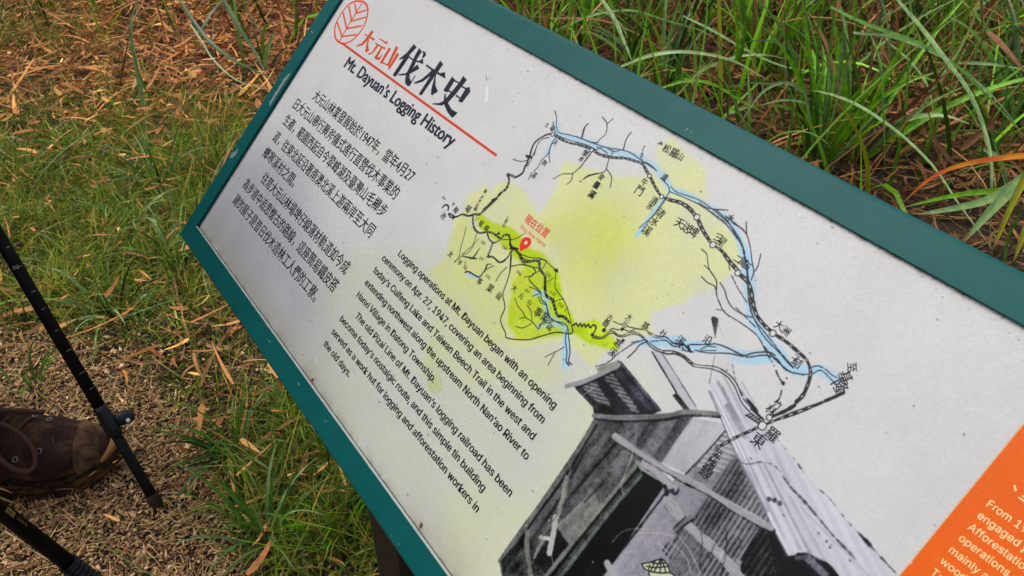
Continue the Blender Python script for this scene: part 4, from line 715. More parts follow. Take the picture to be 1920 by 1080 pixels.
for a in ((fA, 762, 150, '土', 7), (fA, 795, 172, '場', 8), (fA, 815, 262, '天', 8), (fA, 745, 390, '狗', 8), (fA, 680, 468, '溪', 9), (fA, 1005, 330, '樂', 9), (fA, 980, 365, '水', 8), (fA, 1050, 590, '溪', 10), (fA, 1075, 530, '濁', 9),
          (fB, 160, 480, '東', 8.5), (fB, 130, 530, '壘', 9.5), (fB, 98, 590, '溪', 10), (fB, 433, 512, '牛', 9), (fB, 402, 565, '鬥', 12), (fB, 495, 630, '清', 10), (fB, 470, 665, '水', 9), (fB, 535, 710, '清', 11), (fB, 497, 762, '水', 11), (fB, 450, 820, '溪', 12),
          (fB, 575, 300, '松', 10.5), (fB, 622, 328, '羅', 11.5), (fB, 660, 350, '山', 9.5), (fB, 655, 770, '天', 11.5), (fB, 700, 800, '送', 11.5), (fB, 742, 828, '埤', 12.5), (fB, 900, 862, '三', 10), (fB, 922, 888, '星', 10.5), (fB, 978, 740, '水', 9), (fB, 560, 480, '濁', 8),
          (fG, 372, 318, '二', 9), (fG, 400, 335, '萬', 10), (fG, 425, 358, '五', 9), (fG, 602, 690, '大', 9), (fG, 640, 722, '洲', 9), (fE, 697, 330, '二', 7), (fE, 705, 360, '結', 10), (fE, 592, 597, '竹', 9), (fE, 557, 628, '林', 10), (fE, 565, 765, '羅', 13.5), (fE, 487, 798, '東', 14),
          (fH, 490, 278, '古', 8), (fH, 435, 360, '魯', 9), (fH, 770, 272, '大', 8), (fH, 715, 360, '元', 8), (fH, 1005, 400, '基', 9.5), (fH, 1260, 505, '社', 8), (fH, 1510, 610, '溪', 10.5), (fE, 200, 232, '沿', 10), (fH, 605, 655, '寒', 10.5), (fH, 530, 780, '溪', 10.5),
          (fE, 1012, 385, '至', 9, -45), (fE, 975, 440, '基', 12, -35), (fE, 945, 495, '隆', 14, -20), (fE, 258, 870, '至', 10), (fE, 235, 905, '花', 11), (fE, 212, 938, '蓮', 12), (fE, 192, 978, '線', 13),
          (fA, 152, 968, '太', 9), (fA, 210, 1022, '平', 8), (fC, 180, 205, '山', 7), (fC, 268, 295, '事', 9), (fC, 335, 340, '業', 11), (fC, 392, 392, '區', 10), (fC, 488, 340, '大', 8.5), (fC, 532, 388, '元', 8), (fC, 586, 428, '山', 7), (fC, 638, 492, '事', 12), (fC, 682, 522, '業', 12), (fC, 712, 588, '區', 9),
          (fA, 372, 570, '新', 6), (fA, 352, 605, '太', 5.5), (fA, 335, 632, '平', 5.5), (fA, 322, 655, '山', 5.5), (fA, 310, 680, '線', 6), (fA, 512, 738, '三', 5), (fA, 502, 760, '星', 5.5), (fA, 490, 785, '山', 5.5), (fA, 315, 745, '三', 6), (fA, 345, 775, '星', 9), (fA, 380, 803, '線', 8), (fA, 168, 652, '平', 6), (fA, 185, 690, '鞍', 9), (fA, 105, 725, '池', 10), (fA, 262, 680, '場', 10.5)):
    lab(*a)
for a in ((fA, 112, 608, '169', 6.5), (fA, 360, 890, '160', 6.5), (fA, 495, 922, '158', 6.5), (fA, 350, 992, '157', 6.5), (fC, 520, 240, '196', 7), (fC, 705, 250, '133', 7), (fC, 735, 367, '132', 7), (fC, 785, 440, '151', 7), (fC, 572, 352, '157', 6.5), (fC, 325, 262, '131', 7)): lab(*a, off=.005)
lettering('map_lettering', mp, mat('map_ink', (.010, .010, .014), .45, .12), h=.00025)['kind'] = 'stuff'
# posts and brackets under the board
m_post = mat('dark_brown_post', (.022, .015, .011), .7, .3, noise=(30, (.035, .024, .018), .4, .7), bump=(90, .3, .002))
def boxat(c, ax, ay, az_, sx, sy, sz, bev=.004):
    c = np.array(c, float); rings = []
    for z in (0, 1):
        ring = []
        for a, b_ in ((-1, -1), (1, -1), (1, 1), (-1, 1)):
            ring += [c + ax * (a * sx / 2 - a * bev * (1 if k else 0)) + ay * (b_ * sy / 2 - b_ * bev * (0 if k else 1)) + az_ * sz * z for k in ((0, 1) if a * b_ > 0 else (1, 0))]
        rings.append(ring)
    return loft('box', rings)
Zv = np.array([0, 0, 1.]); BACK = unit(np.cross(Zv, EU)); BACK = BACK * np.sign(-(EV @ BACK)) 
POSTW = .085
for u_, v_ in ((.455, .06), (1.22, .06)):
    base_top = sign_pt(u_, v_, -.055); h_ = base_top[2]
    post = boxat((base_top[0], base_top[1], -.05), EU, BACK, Zv, POSTW, POSTW, h_ + .05)
    spart('post', post, [m_post])
    c0 = sign_pt(u_, .01, -.050); spart('bracket', boxat(c0, EU, NN, -EV, .05, .012, .40, .002), [m_teal])

# rusty bits of leaf caught on the lower lip
m_rust = mat('caught_leaf', (.42, .16, .03), .7, .3, noise=(500, (.16, .06, .02), .4, .7))
def crumb(px_, py_, s, label):
    u, v = sign_uv(px_, py_); V = []; Fc = []
    for k in range(5):
        a = math.radians(60 + 22 * k + random.uniform(-8, 8)); L = s * random.uniform(.6, 1.2); p0 = sign_pt(u + k * .0006, v, .0006); p1 = sign_pt(u + k * .0006 + math.cos(a) * L, v + math.sin(a) * L, .0012 + .0008 * (k % 2)); sd_ = NN * .0005 + EU * .0009
        o = len(V); V += [p0 - sd_, p0 + sd_, (p0 + p1) / 2 + sd_ * 1.3, p1, (p0 + p1) / 2 - sd_ * 1.3]; Fc += [(o, o + 1, o + 2, o + 3, o + 4)]
    c = np.mean(V, 0); me = mesh_py('leaf_scrap', [v_ - c for v_ in V], Fc); o = link('leaf_scrap', me, None, [m_rust], label=label, cat='leaf scrap'); o.location = c
crumb(786, 988, .0075, 'orange shred of dead leaf caught on the sign lip below the English text')
crumb(584, 713, .0045, 'tiny orange leaf scrap lying on the panel edge near the words the old days')

# ------------------------------------------------------------------ GRASS CLUMPS with leaves built one by one
GM = {'mid': mat('leaf_mid_green', tuple(lin((104, 156, 48))), .42, .4, trans=.25, noise=(60, tuple(lin((62, 96, 42))), .4, .7)),
      'bright': mat('leaf_bright_green', tuple(lin((134, 198, 30))), .42, .4, trans=.35, noise=(50, tuple(lin((74, 124, 28))), .4, .7)),
      'dark': mat('leaf_dark_green', tuple(lin((60, 92, 34))), .45, .4, trans=.15, noise=(60, tuple(lin((40, 62, 30))), .4, .7)),
      'pale': mat('leaf_pale_green', tuple(lin((156, 190, 116))), .4, .5, trans=.2, noise=(45, tuple(lin((100, 138, 80))), .35, .7)),
      'yellow': mat('leaf_yellow', tuple(lin((200, 190, 34))), .45, .4, trans=.3, noise=(25, tuple(lin((120, 140, 30))), .4, .7)),
      'orange': mat('leaf_orange', tuple(lin((230, 146, 30))), .45, .4, trans=.3, noise=(20, tuple(lin((206, 96, 30))), .4, .6)),
      'dry': mat('leaf_dry_brown', tuple(lin((146, 106, 74))), .7, .2, trans=.1, noise=(60, tuple(lin((128, 82, 58))), .4, .7))}
def leaf(parent, pts, width, m, name='blade', fold=.25, taper_base=.5, roll=0.0):
    P = spline(pts, 4); L = np.concatenate([[0], np.cumsum(np.linalg.norm(np.diff(P, axis=0), axis=1))]); L /= L[-1]
    V = []; Fc = []; pr = np.array(parent.location)
    for i, p in enumerate(P):
        t = unit(P[min(i + 1, len(P) - 1)] - P[max(i - 1, 0)]); view = unit(CAM - p); s = np.cross(t, unit(np.array([.15, -.6, .8])))
        s = unit(s); nrm = np.cross(s, t); s = unit(s * math.cos(roll) + nrm * math.sin(roll)); nrm = np.cross(s, t)
        w_ = width * 1.15 * min(1, taper_base + 2.2 * L[i]) * max(1 - L[i], .015) ** .55
        V += [p - s * w_ / 2 + nrm * w_ * fold - pr, p - pr, p + s * w_ / 2 + nrm * w_ * fold - pr]
        if i: o = (i - 1) * 3; Fc += [(o, o + 1, o + 4, o + 3), (o + 1, o + 2, o + 5, o + 4)]
    me = mesh_py(name, V, Fc); uvl = me.uv_layers.new(name='UVMap'); k0 = random.random() * 7
    for p_ in me.polygons:
        for li in p_.loop_indices: vi = me.loops[li].vertex_index; uvl.data[li].uv = (k0 + (vi % 3) * .5, L[vi // 3])
    return link(name, me, parent, [GM[m]], smooth=True)
for key, m_ in GM.items():          # veins along each leaf, pale midrib, browned tip
    n = m_.node_tree.nodes; l = m_.node_tree.links; bs = n['Principled BSDF']; src = bs.inputs['Base Color'].links[0].from_socket
    uvn = n.new('ShaderNodeUVMap'); uvn.uv_map = 'UVMap'; mp_ = n.new('ShaderNodeMapping'); mp_.inputs['Scale'].default_value = (9, 1.6, 1); l.new(uvn.outputs[0], mp_.inputs[0])
    nz_ = n.new('ShaderNodeTexNoise'); nz_.inputs['Scale'].default_value = 1.6; nz_.inputs['Detail'].default_value = 5; l.new(mp_.outputs[0], nz_.inputs['Vector'])
    r_ = n.new('ShaderNodeMapRange'); r_.inputs['From Min'].default_value = .3; r_.inputs['From Max'].default_value = .7; r_.inputs['To Min'].default_value = .55; r_.inputs['To Max'].default_value = 1.35; l.new(nz_.outputs['Fac'], r_.inputs['Value'])
    vm_ = n.new('ShaderNodeVectorMath'); vm_.operation = 'SCALE'; l.new(src, vm_.inputs[0]); l.new(r_.outputs[0], vm_.inputs['Scale'])
    sx_ = n.new('ShaderNodeSeparateXYZ'); l.new(uvn.outputs[0], sx_.inputs[0]); ad = n.new('ShaderNodeMath'); ad.operation = 'MULTIPLY_ADD'; ad.inputs[1].default_value = .35; l.new(nz_.outputs['Fac'], ad.inputs[0]); l.new(sx_.outputs['Y'], ad.inputs[2])
    r2_ = n.new('ShaderNodeMapRange'); r2_.inputs['From Min'].default_value = 1.02; r2_.inputs['From Max'].default_value = 1.2; l.new(ad.outputs[0], r2_.inputs['Value'])
    mx_ = n.new('ShaderNodeMix'); mx_.data_type = 'RGBA'; l.new(r2_.outputs[0], mx_.inputs['Factor']); l.new(vm_.outputs[0], mx_.inputs['A']); mx_.inputs['B'].default_value = (.26, .17, .07, 1)
    for dst in [bs.inputs['Base Color']] + [q.inputs['Color'] for q in n if q.type == 'BSDF_TRANSLUCENT']: l.new(mx_.outputs['Result'], dst)
def traced(parent, pts, width, m, Y0, Y1=None, **k):
    Y1 = Y0 if Y1 is None else Y1; n_ = len(pts)
    P = [at_depth_y(x, y, Y0 + (Y1 - Y0) * i / (n_ - 1)) for i, (x, y) in enumerate(pts)]
    for p in P: p[2] = max(p[2], .004)
    return leaf(parent, P, width, m, **k)
def grown(parent, n_, h, spread, wid, mats, lean=(0, 0), droop=1.0):
    bx, by = parent.location[0], parent.location[1]
    for i in range(n_):
        a = random.uniform(0, 6.28); r = random.uniform(0, .035) ; L = h * random.uniform(.6, 1.15); t0 = random.uniform(.05, spread); cv = random.uniform(.2, 1.5) * droop
        p = np.array([bx + r * math.cos(a), by + r * math.sin(a), 0.]); P = [p.copy()]
        for k in range(7):
            th = t0 + cv * (k / 7) ** 1.5; p = p + np.array([math.cos(a) * math.sin(th) + lean[0], math.sin(a) * math.sin(th) + lean[1], math.cos(th)]) * L / 7; p[2] = max(p[2], .005); P.append(p.copy())
        leaf(parent, P, wid * random.uniform(.7, 1.5), random.choice(mats), roll=random.uniform(-.6, .6))
def clump(px_, py_, label, grp='tall grass clumps behind the sign'):
    g = on_ground(px_, py_); return empty('grass_clump', (g[0], g[1], 0), label, 'grass clump', grp)
# upright clump above the middle of the long rail
c = clump(1533, 318, 'upright bright green grass clump whose leaf arches left down to the top rail')
Yc = c.location[1]
traced(c, [(1530, 310), (1512, 200), (1503, 172), (1467, 155), (1425, 177), (1387, 232)], .014, 'pale', Yc, Yc - .35, roll=.2)
for a in (((1531, 310), (1531, 150), (1535, -30)), ((1535, 310), (1548, 170), (1566, -10)), ((1528, 305), (1524, 160), (1510, 40), (1495, -40)), ((1540, 310), (1565, 200), (1600, 70), (1615, 10)), ((1545, 312), (1580, 230), (1640, 150), (1660, 110))): traced(c, a, .012, random.choice(['bright', 'mid', 'mid']), Yc, Yc)
traced(c, ((1528, 312), (1510, 240), (1480, 150), (1470, 20)), .010, 'dark', Yc); grown(c, 18, 0.47, 0.55, .016, ['mid', 'bright', 'bright', 'pale'])
c = clump(1590, 300, 'grass clump right of the upright one, its long leaf sweeping down to the rail'); Yc = c.location[1]
traced(c, [(1500, 173), (1530, 172), (1599, 194), (1678, 245), (1747, 310), (1798, 384), (1860, 466)], .0105, 'pale', Yc, 1.45, taper_base=.6)
traced(c, [(1585, 300), (1590, 180), (1585, 90), (1575, 40)], .013, 'mid', Yc); grown(c, 15, 0.53, 0.66, .016, ['mid', 'bright', 'pale', 'bright', 'dry'])
c = clump(1905, 250, 'grass clump at the upper right corner with broad arching leaves'); Yc = c.location[1]
traced(c, [(1673, -10), (1724, 51), (1770, 111), (1817, 176), (1849, 259), (1858, 324), (1856, 440)], .0135, 'pale', 1.9, 1.45)
traced(c, [(1557, 14), (1622, 46), (1724, 83), (1793, 125), (1863, 194), (1930, 265)], .0125, 'mid', 2.0, 1.7)
traced(c, [(1600, 62), (1680, 72), (1770, 110), (1860, 180), (1925, 262)], .011, 'pale', 1.95, 1.8)
traced(c, [(1797, 118), (1860, 121), (1930, 132)], .010, 'pale', 2.1, 2.1); traced(c, [(1820, 190), (1860, 260), (1880, 330), (1893, 380)], .010, 'mid', 1.9, 1.75); grown(c, 18, 0.58, 0.77, .016, ['mid', 'dark', 'pale'])
c = clump(1760, 80, 'loose grass clump near the top edge with narrow crossing leaves'); Yc = c.location[1]
traced(c, [(1650, -5), (1662, 40), (1668, 110), (1664, 128)], .010, 'pale', 2.2); traced(c, [(1632, 66), (1650, 120), (1656, 210), (1659, 320)], .007, 'mid', 1.9, 1.7); traced(c, [(1665, 80), (1710, 120), (1740, 165), (1750, 215)], .009, 'pale', 2.2, 2.0); traced(c, [(1558, 180), (1575, 110), (1580, 60)], .016, 'pale', 2.1); grown(c, 18, 0.53, 0.77, .016, ['mid', 'dark', 'mid', 'bright'])
c = clump(1235, 190, 'dark grass clump above the top rail with a long leaf arching right'); Yc = c.location[1]
traced(c, [(1165, 125), (1220, 105), (1287, 98), (1370, 113), (1440, 150)], .0125, 'pale', 2.15, 2.0); traced(c, [(1240, 165), (1290, 152), (1340, 160), (1390, 190), (1440, 215)], .011, 'bright', 2.1, 2.0); traced(c, [(1270, 170), (1272, 120), (1290, 85)], .020, 'mid', 2.1); grown(c, 18, 0.44, 0.66, .016, ['mid', 'pale', 'dark', 'bright'])
c = clump(1090, 70, 'leftmost grass clump behind the top rail, with thin crossing leaves'); Yc = c.location[1]
traced(c, [(1040, 58), (1107, 30), (1180, 20), (1253, 40), (1320, 60), (1350, 85)], .011, 'mid', 2.5, 2.3); traced(c, [(1030, 34), (1120, 37), (1187, 60), (1253, 100)], .007, 'dry', 2.5, 2.3); traced(c, [(1125, -5), (1150, 35), (1170, 80), (1185, 115)], .014, 'pale', 2.4, 2.2); traced(c, [(1095, 65), (1094, 20), (1080, -20)], .013, 'bright', 2.4); grown(c, 18, 0.47, 0.66, .016, ['mid', 'bright', 'pale', 'bright', 'dry'])
c = clump(1420, 150, 'tall green clump between the dark grass clump and the upright one'); Yc = c.location[1]
traced(c, [(1380, 120), (1382, 60), (1372, -5)], .014, 'bright', 2.2); traced(c, [(1385, 120), (1396, 55), (1398, -5)], .012, 'mid', 2.2); traced(c, [(1280, 30), (1340, 60), (1400, 95), (1470, 125), (1560, 140)], .009, 'pale', 2.3, 2.1); grown(c, 21, 0.53, 0.55, .016, ['mid', 'bright', 'bright', 'dry'])
# broad-leaved plant pushing in at the right edge
g = on_ground(1915, 400); bp_ = empty('broad_leaf_grass', (g[0], g[1], 0), 'broad pale green and yellow leaves with one orange leaf above the right end of the rail', 'plant')
traced(bp_, [(1940, 345), (1891, 356), (1793, 366), (1692, 389)], .014, 'bright', 1.5, 1.42, fold=.15); traced(bp_, [(1945, 330), (1909, 343), (1850, 375), (1793, 390), (1720, 402)], .020, 'pale', 1.48, 1.4, fold=.15)
traced(bp_, [(1940, 320), (1895, 356), (1854, 398), (1808, 452)], .026, 'pale', 1.45, 1.35, fold=.15); traced(bp_, [(1960, 250), (1920, 333), (1891, 393), (1860, 470)], .018, 'yellow', 1.42, 1.32); traced(bp_, [(1950, 380), (1925, 420), (1900, 490)], .018, 'yellow', 1.4, 1.32)
traced(bp_, [(1980, 288), (1920, 292), (1817, 306), (1747, 333), (1688, 384)], .0125, 'orange', 1.5, 1.45, fold=.1); traced(bp_, [(1880, 500), (1890, 440), (1925, 380)], .012, 'mid', 1.38); traced(bp_, [(1843, 281), (1875, 300), (1890, 350)], .012, 'pale', 1.6); traced(bp_, [(1880, 305), (1868, 345), (1862, 380)], .003, 'yellow', 1.5)
traced(bp_, [(1850, 60), (1880, 90), (1925, 140)], .020, 'dry', 1.9, 1.8); traced(bp_, [(1838, -10), (1840, 60), (1836, 120)], .009, 'dry', 2.0); traced(bp_, [(1746, 255), (1780, 300), (1820, 330)], .014, 'dry', 1.7); traced(bp_, [(1800, 280), (1850, 240), (1870, 215)], .018, 'dry', 1.8)
# left side: leaves hanging into the litter, and small tufts
c = clump(262, 235, 'tuft at the upper left with one long pale green leaf standing out of the litter', 'grass tufts left of the sign'); Yc = c.location[1]
traced(c, [(277, 245), (266, 180), (253, 110), (245, 47), (262, -10)], .014, 'pale', Yc, Yc + .12); traced(c, [(283, 190), (262, 140), (250, 95)], .006, 'mid', Yc); traced(c, [(225, 160), (238, 90), (245, 50)], .006, 'dark', Yc); traced(c, [(185, 85), (210, 45), (240, 0)], .008, 'yellow', 2.7); grown(c, 6, .12, .8, .006, ['mid', 'bright'])
c = clump(500, 150, 'dark leaves leaning down to the left rail from the bank above', 'grass tufts left of the sign')
traced(c, [(333, -5), (383, 67), (433, 110), (475, 132), (513, 150)], .013, 'dark', 2.6, 2.1); traced(c, [(417, -5), (447, 50), (473, 90), (502, 145)], .014, 'dark', 2.6, 2.1); traced(c, [(357, 45), (380, 80), (400, 112), (443, 150), (497, 168)], .005, 'pale', 2.3, 2.0); traced(c, [(497, 127), (503, 90), (518, 55)], .014, 'pale', 2.2); traced(c, [(555, 70), (556, 30), (552, -10)], .012, 'mid', 2.4); traced(c, [(455, 0), (475, 40), (500, 75)], .006, 'pale', 2.5)
traced(c, [(580, 35), (545, 30), (510, 15), (460, 0)], .006, 'dry', 2.4); grown(c, 6, .2, .8, .007, ['dark', 'dry'])
tuft = [((300, 350), 'blue-green tuft of long narrow blades level with the lower Chinese paragraph', 24, .16, ['mid', 'pale', 'mid', 'dark']), ((345, 300), 'yellow-green grass tuft beside the left frame rail', 16, .11, ['bright', 'mid']), ((335, 500), 'drooping blue-green tuft just left of the sign corner', 22, .14, ['pale', 'mid', 'dark']),
        ((210, 590), 'flattened grass tuft where the grass meets the trodden path', 18, .14, ['mid', 'pale', 'dark']), ((130, 290), 'small bright green tuft in the grassy band at far left', 16, .08, ['bright', 'mid']), ((440, 850), 'grass tuft fanning onto the path below the frame', 22, .13, ['mid', 'pale', 'dark']), ((560, 800), 'dark green tuft hugging the lower frame rail', 22, .11, ['mid', 'dark', 'bright']),
        ((640, 1000), 'clump of broad dark blades beside the brown post', 22, .10, ['mid', 'dark', 'bright']), ((500, 1010), 'long bladed tuft at the bottom edge of the view left of the post', 22, .14, ['mid', 'pale', 'mid']), ((60, 720), 'sparse pale tuft behind the boot', 9, .11, ['pale', 'mid']), ((250, 420), 'thin grass tuft in the middle of the left verge', 14, .12, ['mid', 'pale']), ((690, 900), 'green tuft tucked against the lower rail above the post', 16, .09, ['mid', 'bright'])]
for (px_, py_), lb, n_, h_, mt in tuft:
    c = clump(px_, py_, lb, 'grass tufts left of the sign'); grown(c, int(n_ * 1.25), h_ * 1.15, 1.0, .0052, mt, droop=1.3)
# single conspicuous dead leaves on the verge
def deadleaf(pts, wd, label, m='dry', h=.03):
    wd *= .75; P = [on_ground(x, y, h) for x, y in pts]; c = P[0]; o = empty('dead_leaf', (c[0], c[1], 0), label, 'dead leaf', 'dead leaves lying on the verge')
    leaf(o, P, wd, m, name='leaf_blade', fold=.12)
deadleaf([(166, 408), (180, 390), (197, 372), (193, 360)], .013, 'broad pinkish brown dead leaf on the grass left of the sign corner')
deadleaf([(325, 512), (333, 560), (340, 572), (375, 598)], .006, 'bent tan straw beside the sign corner')
deadleaf([(330, 567), (365, 590), (410, 617), (420, 625)], .008, 'long tan straw lying below the sign corner')
deadleaf([(398, 640), (402, 655), (425, 625), (440, 600)], .010, 'forked pale straw next to the lower frame rail')
deadleaf([(376, 725), (388, 690), (410, 645), (405, 635)], .012, 'curled straw on the path near the lower frame rail')
deadleaf([(55, 625), (75, 610), (85, 600)], .014, 'short brown dead leaf beside the upper trekking pole')
deadleaf([(0, 1072), (50, 1060), (95, 1045)], .007, 'straight tan straw lying on the path under the lower trekking pole', 'dry', .008)
deadleaf([(220, 665), (260, 680), (330, 678)], .007, 'tan straw on the chips right of the upper trekking pole')
deadleaf([(215, 600), (330, 560), (300, 572)], .004, 'long grey green leaf lying along the path edge', 'pale')

# ------------------------------------------------------------------ TREKKING POLES
m_pole = mat('black_carbon', (.005, .005, .006), .55, .15, noise=(40, (.014, .011, .010), .5, .8)); m_mud = mat('dried_mud', (.030, .016, .012), .9, .15, noise=(120, (.08, .045, .03), .4, .7), bump=(250, .8, .003))
m_lock = mat('black_plastic', (.009, .009, .012), .42, .35); m_screw = mat('steel_screw', (.6, .6, .6), .25, .5, 1.0); m_white = mat('white_marking', (.40, .36, .33), .5, .4); m_gold = mat('yellow_marking', (.22, .15, .03), .5, .4)
def frame_of(d):
    d = unit(d); a = unit(np.cross(d, [0, 0, 1])); view = a; return d, a, np.cross(a, d)
def curved_text(name, body, origin, d, r, s0, em, facing, parent, m, pr, flip=1):
    """text wrapped on a shaft: runs along d, centred on the side given by 'facing'"""
    g, f = glyphs(body); d = unit(d); fc = unit(facing - d * (facing @ d)); sd_ = np.cross(d, fc) * flip; X = g[:, 0] * em; Y = (g[:, 1] - .36) * em; V = []
    for a, b_ in zip(X, Y):
        th = b_ / r; V.append(origin + d * (s0 + a) + (fc * math.cos(th) + sd_ * math.sin(th)) * (r + .0002) - pr)
    return link(name, mesh_py(name, V, f), parent, [m])
tip = np.array([-.590, .903, .0]); topd = unit(np.array([-.178, .154, .444])); ppole = empty('trekking_pole', tuple(tip), 'black trekking pole with lever lock, muddy tip planted right of the boot', 'trekking pole', 'trekking poles held by the hiker'); pr = tip
def ppart(par, pr_, name, me, mats, smooth=True, parent=None, label=None): return link(name, shift(me, pr_), par if parent is None else parent, mats, smooth=smooth, label=label)
at = lambda s: tip + topd * s
ppart(ppole, pr, 'tip', tube('tip', [at(-.004), at(.008), at(.016), at(.03), at(.034)], [.006, .0095, .011, .0105, .008], 14), [m_mud], label='muddy rubber tip')
lk = .165
ppart(ppole, pr, 'lower_shaft', tube('ls', [at(.03), at(.05), at(.07), at(lk)], [.0095, .0088, .0085, .0083], 16), [m_pole])
ppart(ppole, pr, 'upper_shaft', tube('us', [at(lk + .02), at(.4), at(.8), at(1.02)], [.0098, .0098, .0102, .0102], 16), [m_pole])
lockb = ppart(ppole, pr, 'lever_lock', tube('lock', [at(lk - .016), at(lk - .014), at(lk - .002), at(lk), at(lk + .018), at(lk + .03), at(lk + .04)], [.0090, .0115, .0125, .0128, .0118, .0108, .0101], 16), [m_lock])
sdv = unit(np.cross(topd, unit(CAM - tip))); sdv = sdv * np.sign(sdv[0]); fw = unit(np.cross(sdv, topd)); fw = fw * np.sign(fw @ (CAM - tip))
lv = []
for t_, w_ in ((0, .0085), (.006, .0115), (.015, .0125), (.024, .0115), (.030, .007)):
    cc = at(lk + .006 - t_ * .15) + sdv * (.008 + t_); lv.append([cc + topd * (w_ * math.cos(k * math.pi / 5)) + fw * (w_ * .9 * math.sin(k * math.pi / 5)) for k in range(10)])
lvo = link('lever', shift(loft('lever', lv), pr), lockb, [m_lock], smooth=True)
link('screw', shift(tube('screw', [at(lk + .000) + sdv * .026 + fw * .006, at(lk) + sdv * .026 + fw * .0125], [.0036, .0034], 12), pr), lockb, [m_screw], smooth=False)
ppart(ppole, pr, 'grip', tube('grip', [at(1.0), at(1.03), at(1.10), at(1.14), at(1.16)], [.013, .016, .017, .018, .012], 16), [m_lock])
for k in range(11):   # scale marks
    s_ = .235 + k * .036 + random.uniform(-.004, .004); e0 = random.uniform(-.5, .1); e1 = random.uniform(.5, 1.0); arc = [at(s_) + (fw * math.cos(a) + sdv * math.sin(a)) * .01 for a in np.linspace(-1.1, 1.1, 9)]; V = []
    for a in np.linspace(e0, e1, 10):
        q = (fw * math.cos(a) + sdv * math.sin(a)) * .01005; V += [at(s_ - .00035) + q, at(s_ + .00035) + q]
    Fc = [(2 * i, 2 * i + 1, 2 * i + 3, 2 * i + 2) for i in range(9)]; ppart(ppole, pr, 'scale_mark', mesh_py('mark', V, Fc), [m_white], smooth=False)
curved_text('scale_letter', 'S', tip, topd, .0099, .452, .016, fw, ppole, m_white, pr)
# second pole, close to the lens at the lower left
a0 = CAM + ray(0, 957) * .93; a1 = CAM + ray(136, 1062) * 1.0
d2 = unit(a1 - a0); foot = a1 + d2 * ((.0 - a1[2]) / d2[2]); up2 = -d2; Ltot = (a1[2] - foot[2]) / up2[2]
p2 = empty('trekking_pole', tuple(foot), 'black carbon trekking pole with yellow lettering and a ribbed collar at the lower left corner', 'trekking pole', 'trekking poles held by the hiker'); pr2 = foot; at2 = lambda s: foot + up2 * s
ppart(p2, pr2, 'tip', tube('tip2', [at2(0), at2(.02), at2(.04)], [.004, .009, .008], 12), [m_mud]); ppart(p2, pr2, 'lower_shaft', tube('ls2', [at2(.04), at2(Ltot - .04)], [.0078, .0078], 16), [m_pole])
ppart(p2, pr2, 'upper_shaft', tube('us2', [at2(Ltot + .008), at2(Ltot + .62)], [.0094, .0094], 24), [m_pole])
ss = np.linspace(-.05, .008, 40); ppart(p2, pr2, 'collar', tube('collar', [at2(Ltot + s_) for s_ in ss], [.0112 + .0009 * math.sin(s_ * 900) for s_ in ss], 24), [m_lock])
ppart(p2, pr2, 'grip', tube('grip2', [at2(Ltot + .62), at2(Ltot + .64), at2(Ltot + .74), at2(Ltot + .76)], [.012, .016, .017, .012], 16), [m_lock])
f2 = unit(CAM - a0); sdx = unit(np.cross(d2, f2))
def along(px_, py_):   # distance up the shaft of the point seen at a pixel
    r = ray(px_, py_); n1 = np.cross(up2, np.cross(up2, r)); s_ = 0; A_ = np.array([[r @ r, -(r @ up2)], [r @ up2, -(up2 @ up2)]]); bb = np.array([(foot - CAM) @ r, (foot - CAM) @ up2]); return np.linalg.solve(A_, bb)[1]
s_c = along(8, 957); curved_text('brand_lettering', 'CARBON', at2(0), -up2, .0094, -(along(25, 967)), .0056, f2 + sdx * .55 * (1 if sdx[0] > 0 else -1), p2, m_gold, pr2, flip=-1)
fcc = unit((f2 + sdx * .55 * (1 if sdx[0] > 0 else -1)) - (-up2) * ((f2 + sdx * .55 * (1 if sdx[0] > 0 else -1)) @ (-up2))); s2_ = np.cross(-up2, fcc)
def badge(sa, sb, hh, r_, m, name):
    V = []; 
    for a in np.linspace(-hh / r_, hh / r_, 6):
        q = (fcc * math.cos(a) + s2_ * math.sin(a)) * r_; V += [at2(sa) + q - pr2, at2(sb) + q - pr2]
    link(name, mesh_py(name, V, [(2 * i, 2 * i + 1, 2 * i + 3, 2 * i + 2) for i in range(5)]), p2, [m])
sA = along(5, 952); badge(sA, sA - .0125, .0032, .00955, m_gold, 'badge')
curved_text('badge_lettering', 'CMT', at2(0), -up2, .0097, -sA + .0009, .0050, fcc, p2, m_pole, pr2, flip=-1)

# ------------------------------------------------------------------ PERSON: muddy boot and trouser leg
m_boot = mat('brown_boot_leather', (.036, .017, .013), .85, .15, noise=(22, (.125, .062, .034), .48, .78), bump=(60, 1.0, .010))
m_sole = mat('muddy_sole', (.13, .058, .016), .85, .2, noise=(24, (.022, .012, .008), .38, .56), bump=(120, .9, .004)); m_cap = mat('muddy_toe_cap', (.15, .085, .042), .95, .1, noise=(26, (.040, .021, .016), .40, .62), bump=(90, .8, .004))
m_lace = mat('brown_lace', (.085, .040, .030), .85, .2); m_cloth = mat('dark_brown_trousers', (.022, .014, .014), .9, .15, noise=(30, (.035, .022, .020), .4, .7), bump=(60, .5, .006))
m_dirt = mat('tan_mud_rim', (.26, .13, .04), .8, .2, noise=(90, (.20, .10, .03), .4, .7), bump=(150, .7, .003))
b_t = m_boot.node_tree; bn = b_t.nodes; bl_ = b_t.links; base_src = bn['Principled BSDF'].inputs['Base Color'].links[0].from_socket
toe = on_ground(229, 868); ax = unit(np.array([-.985, -.17, 0])); sd3 = np.array([-ax[1], ax[0], 0]) * -1   # axis runs from toe to heel
if sd3[1] < 0: sd3 = -sd3
off_ = -ax * .2
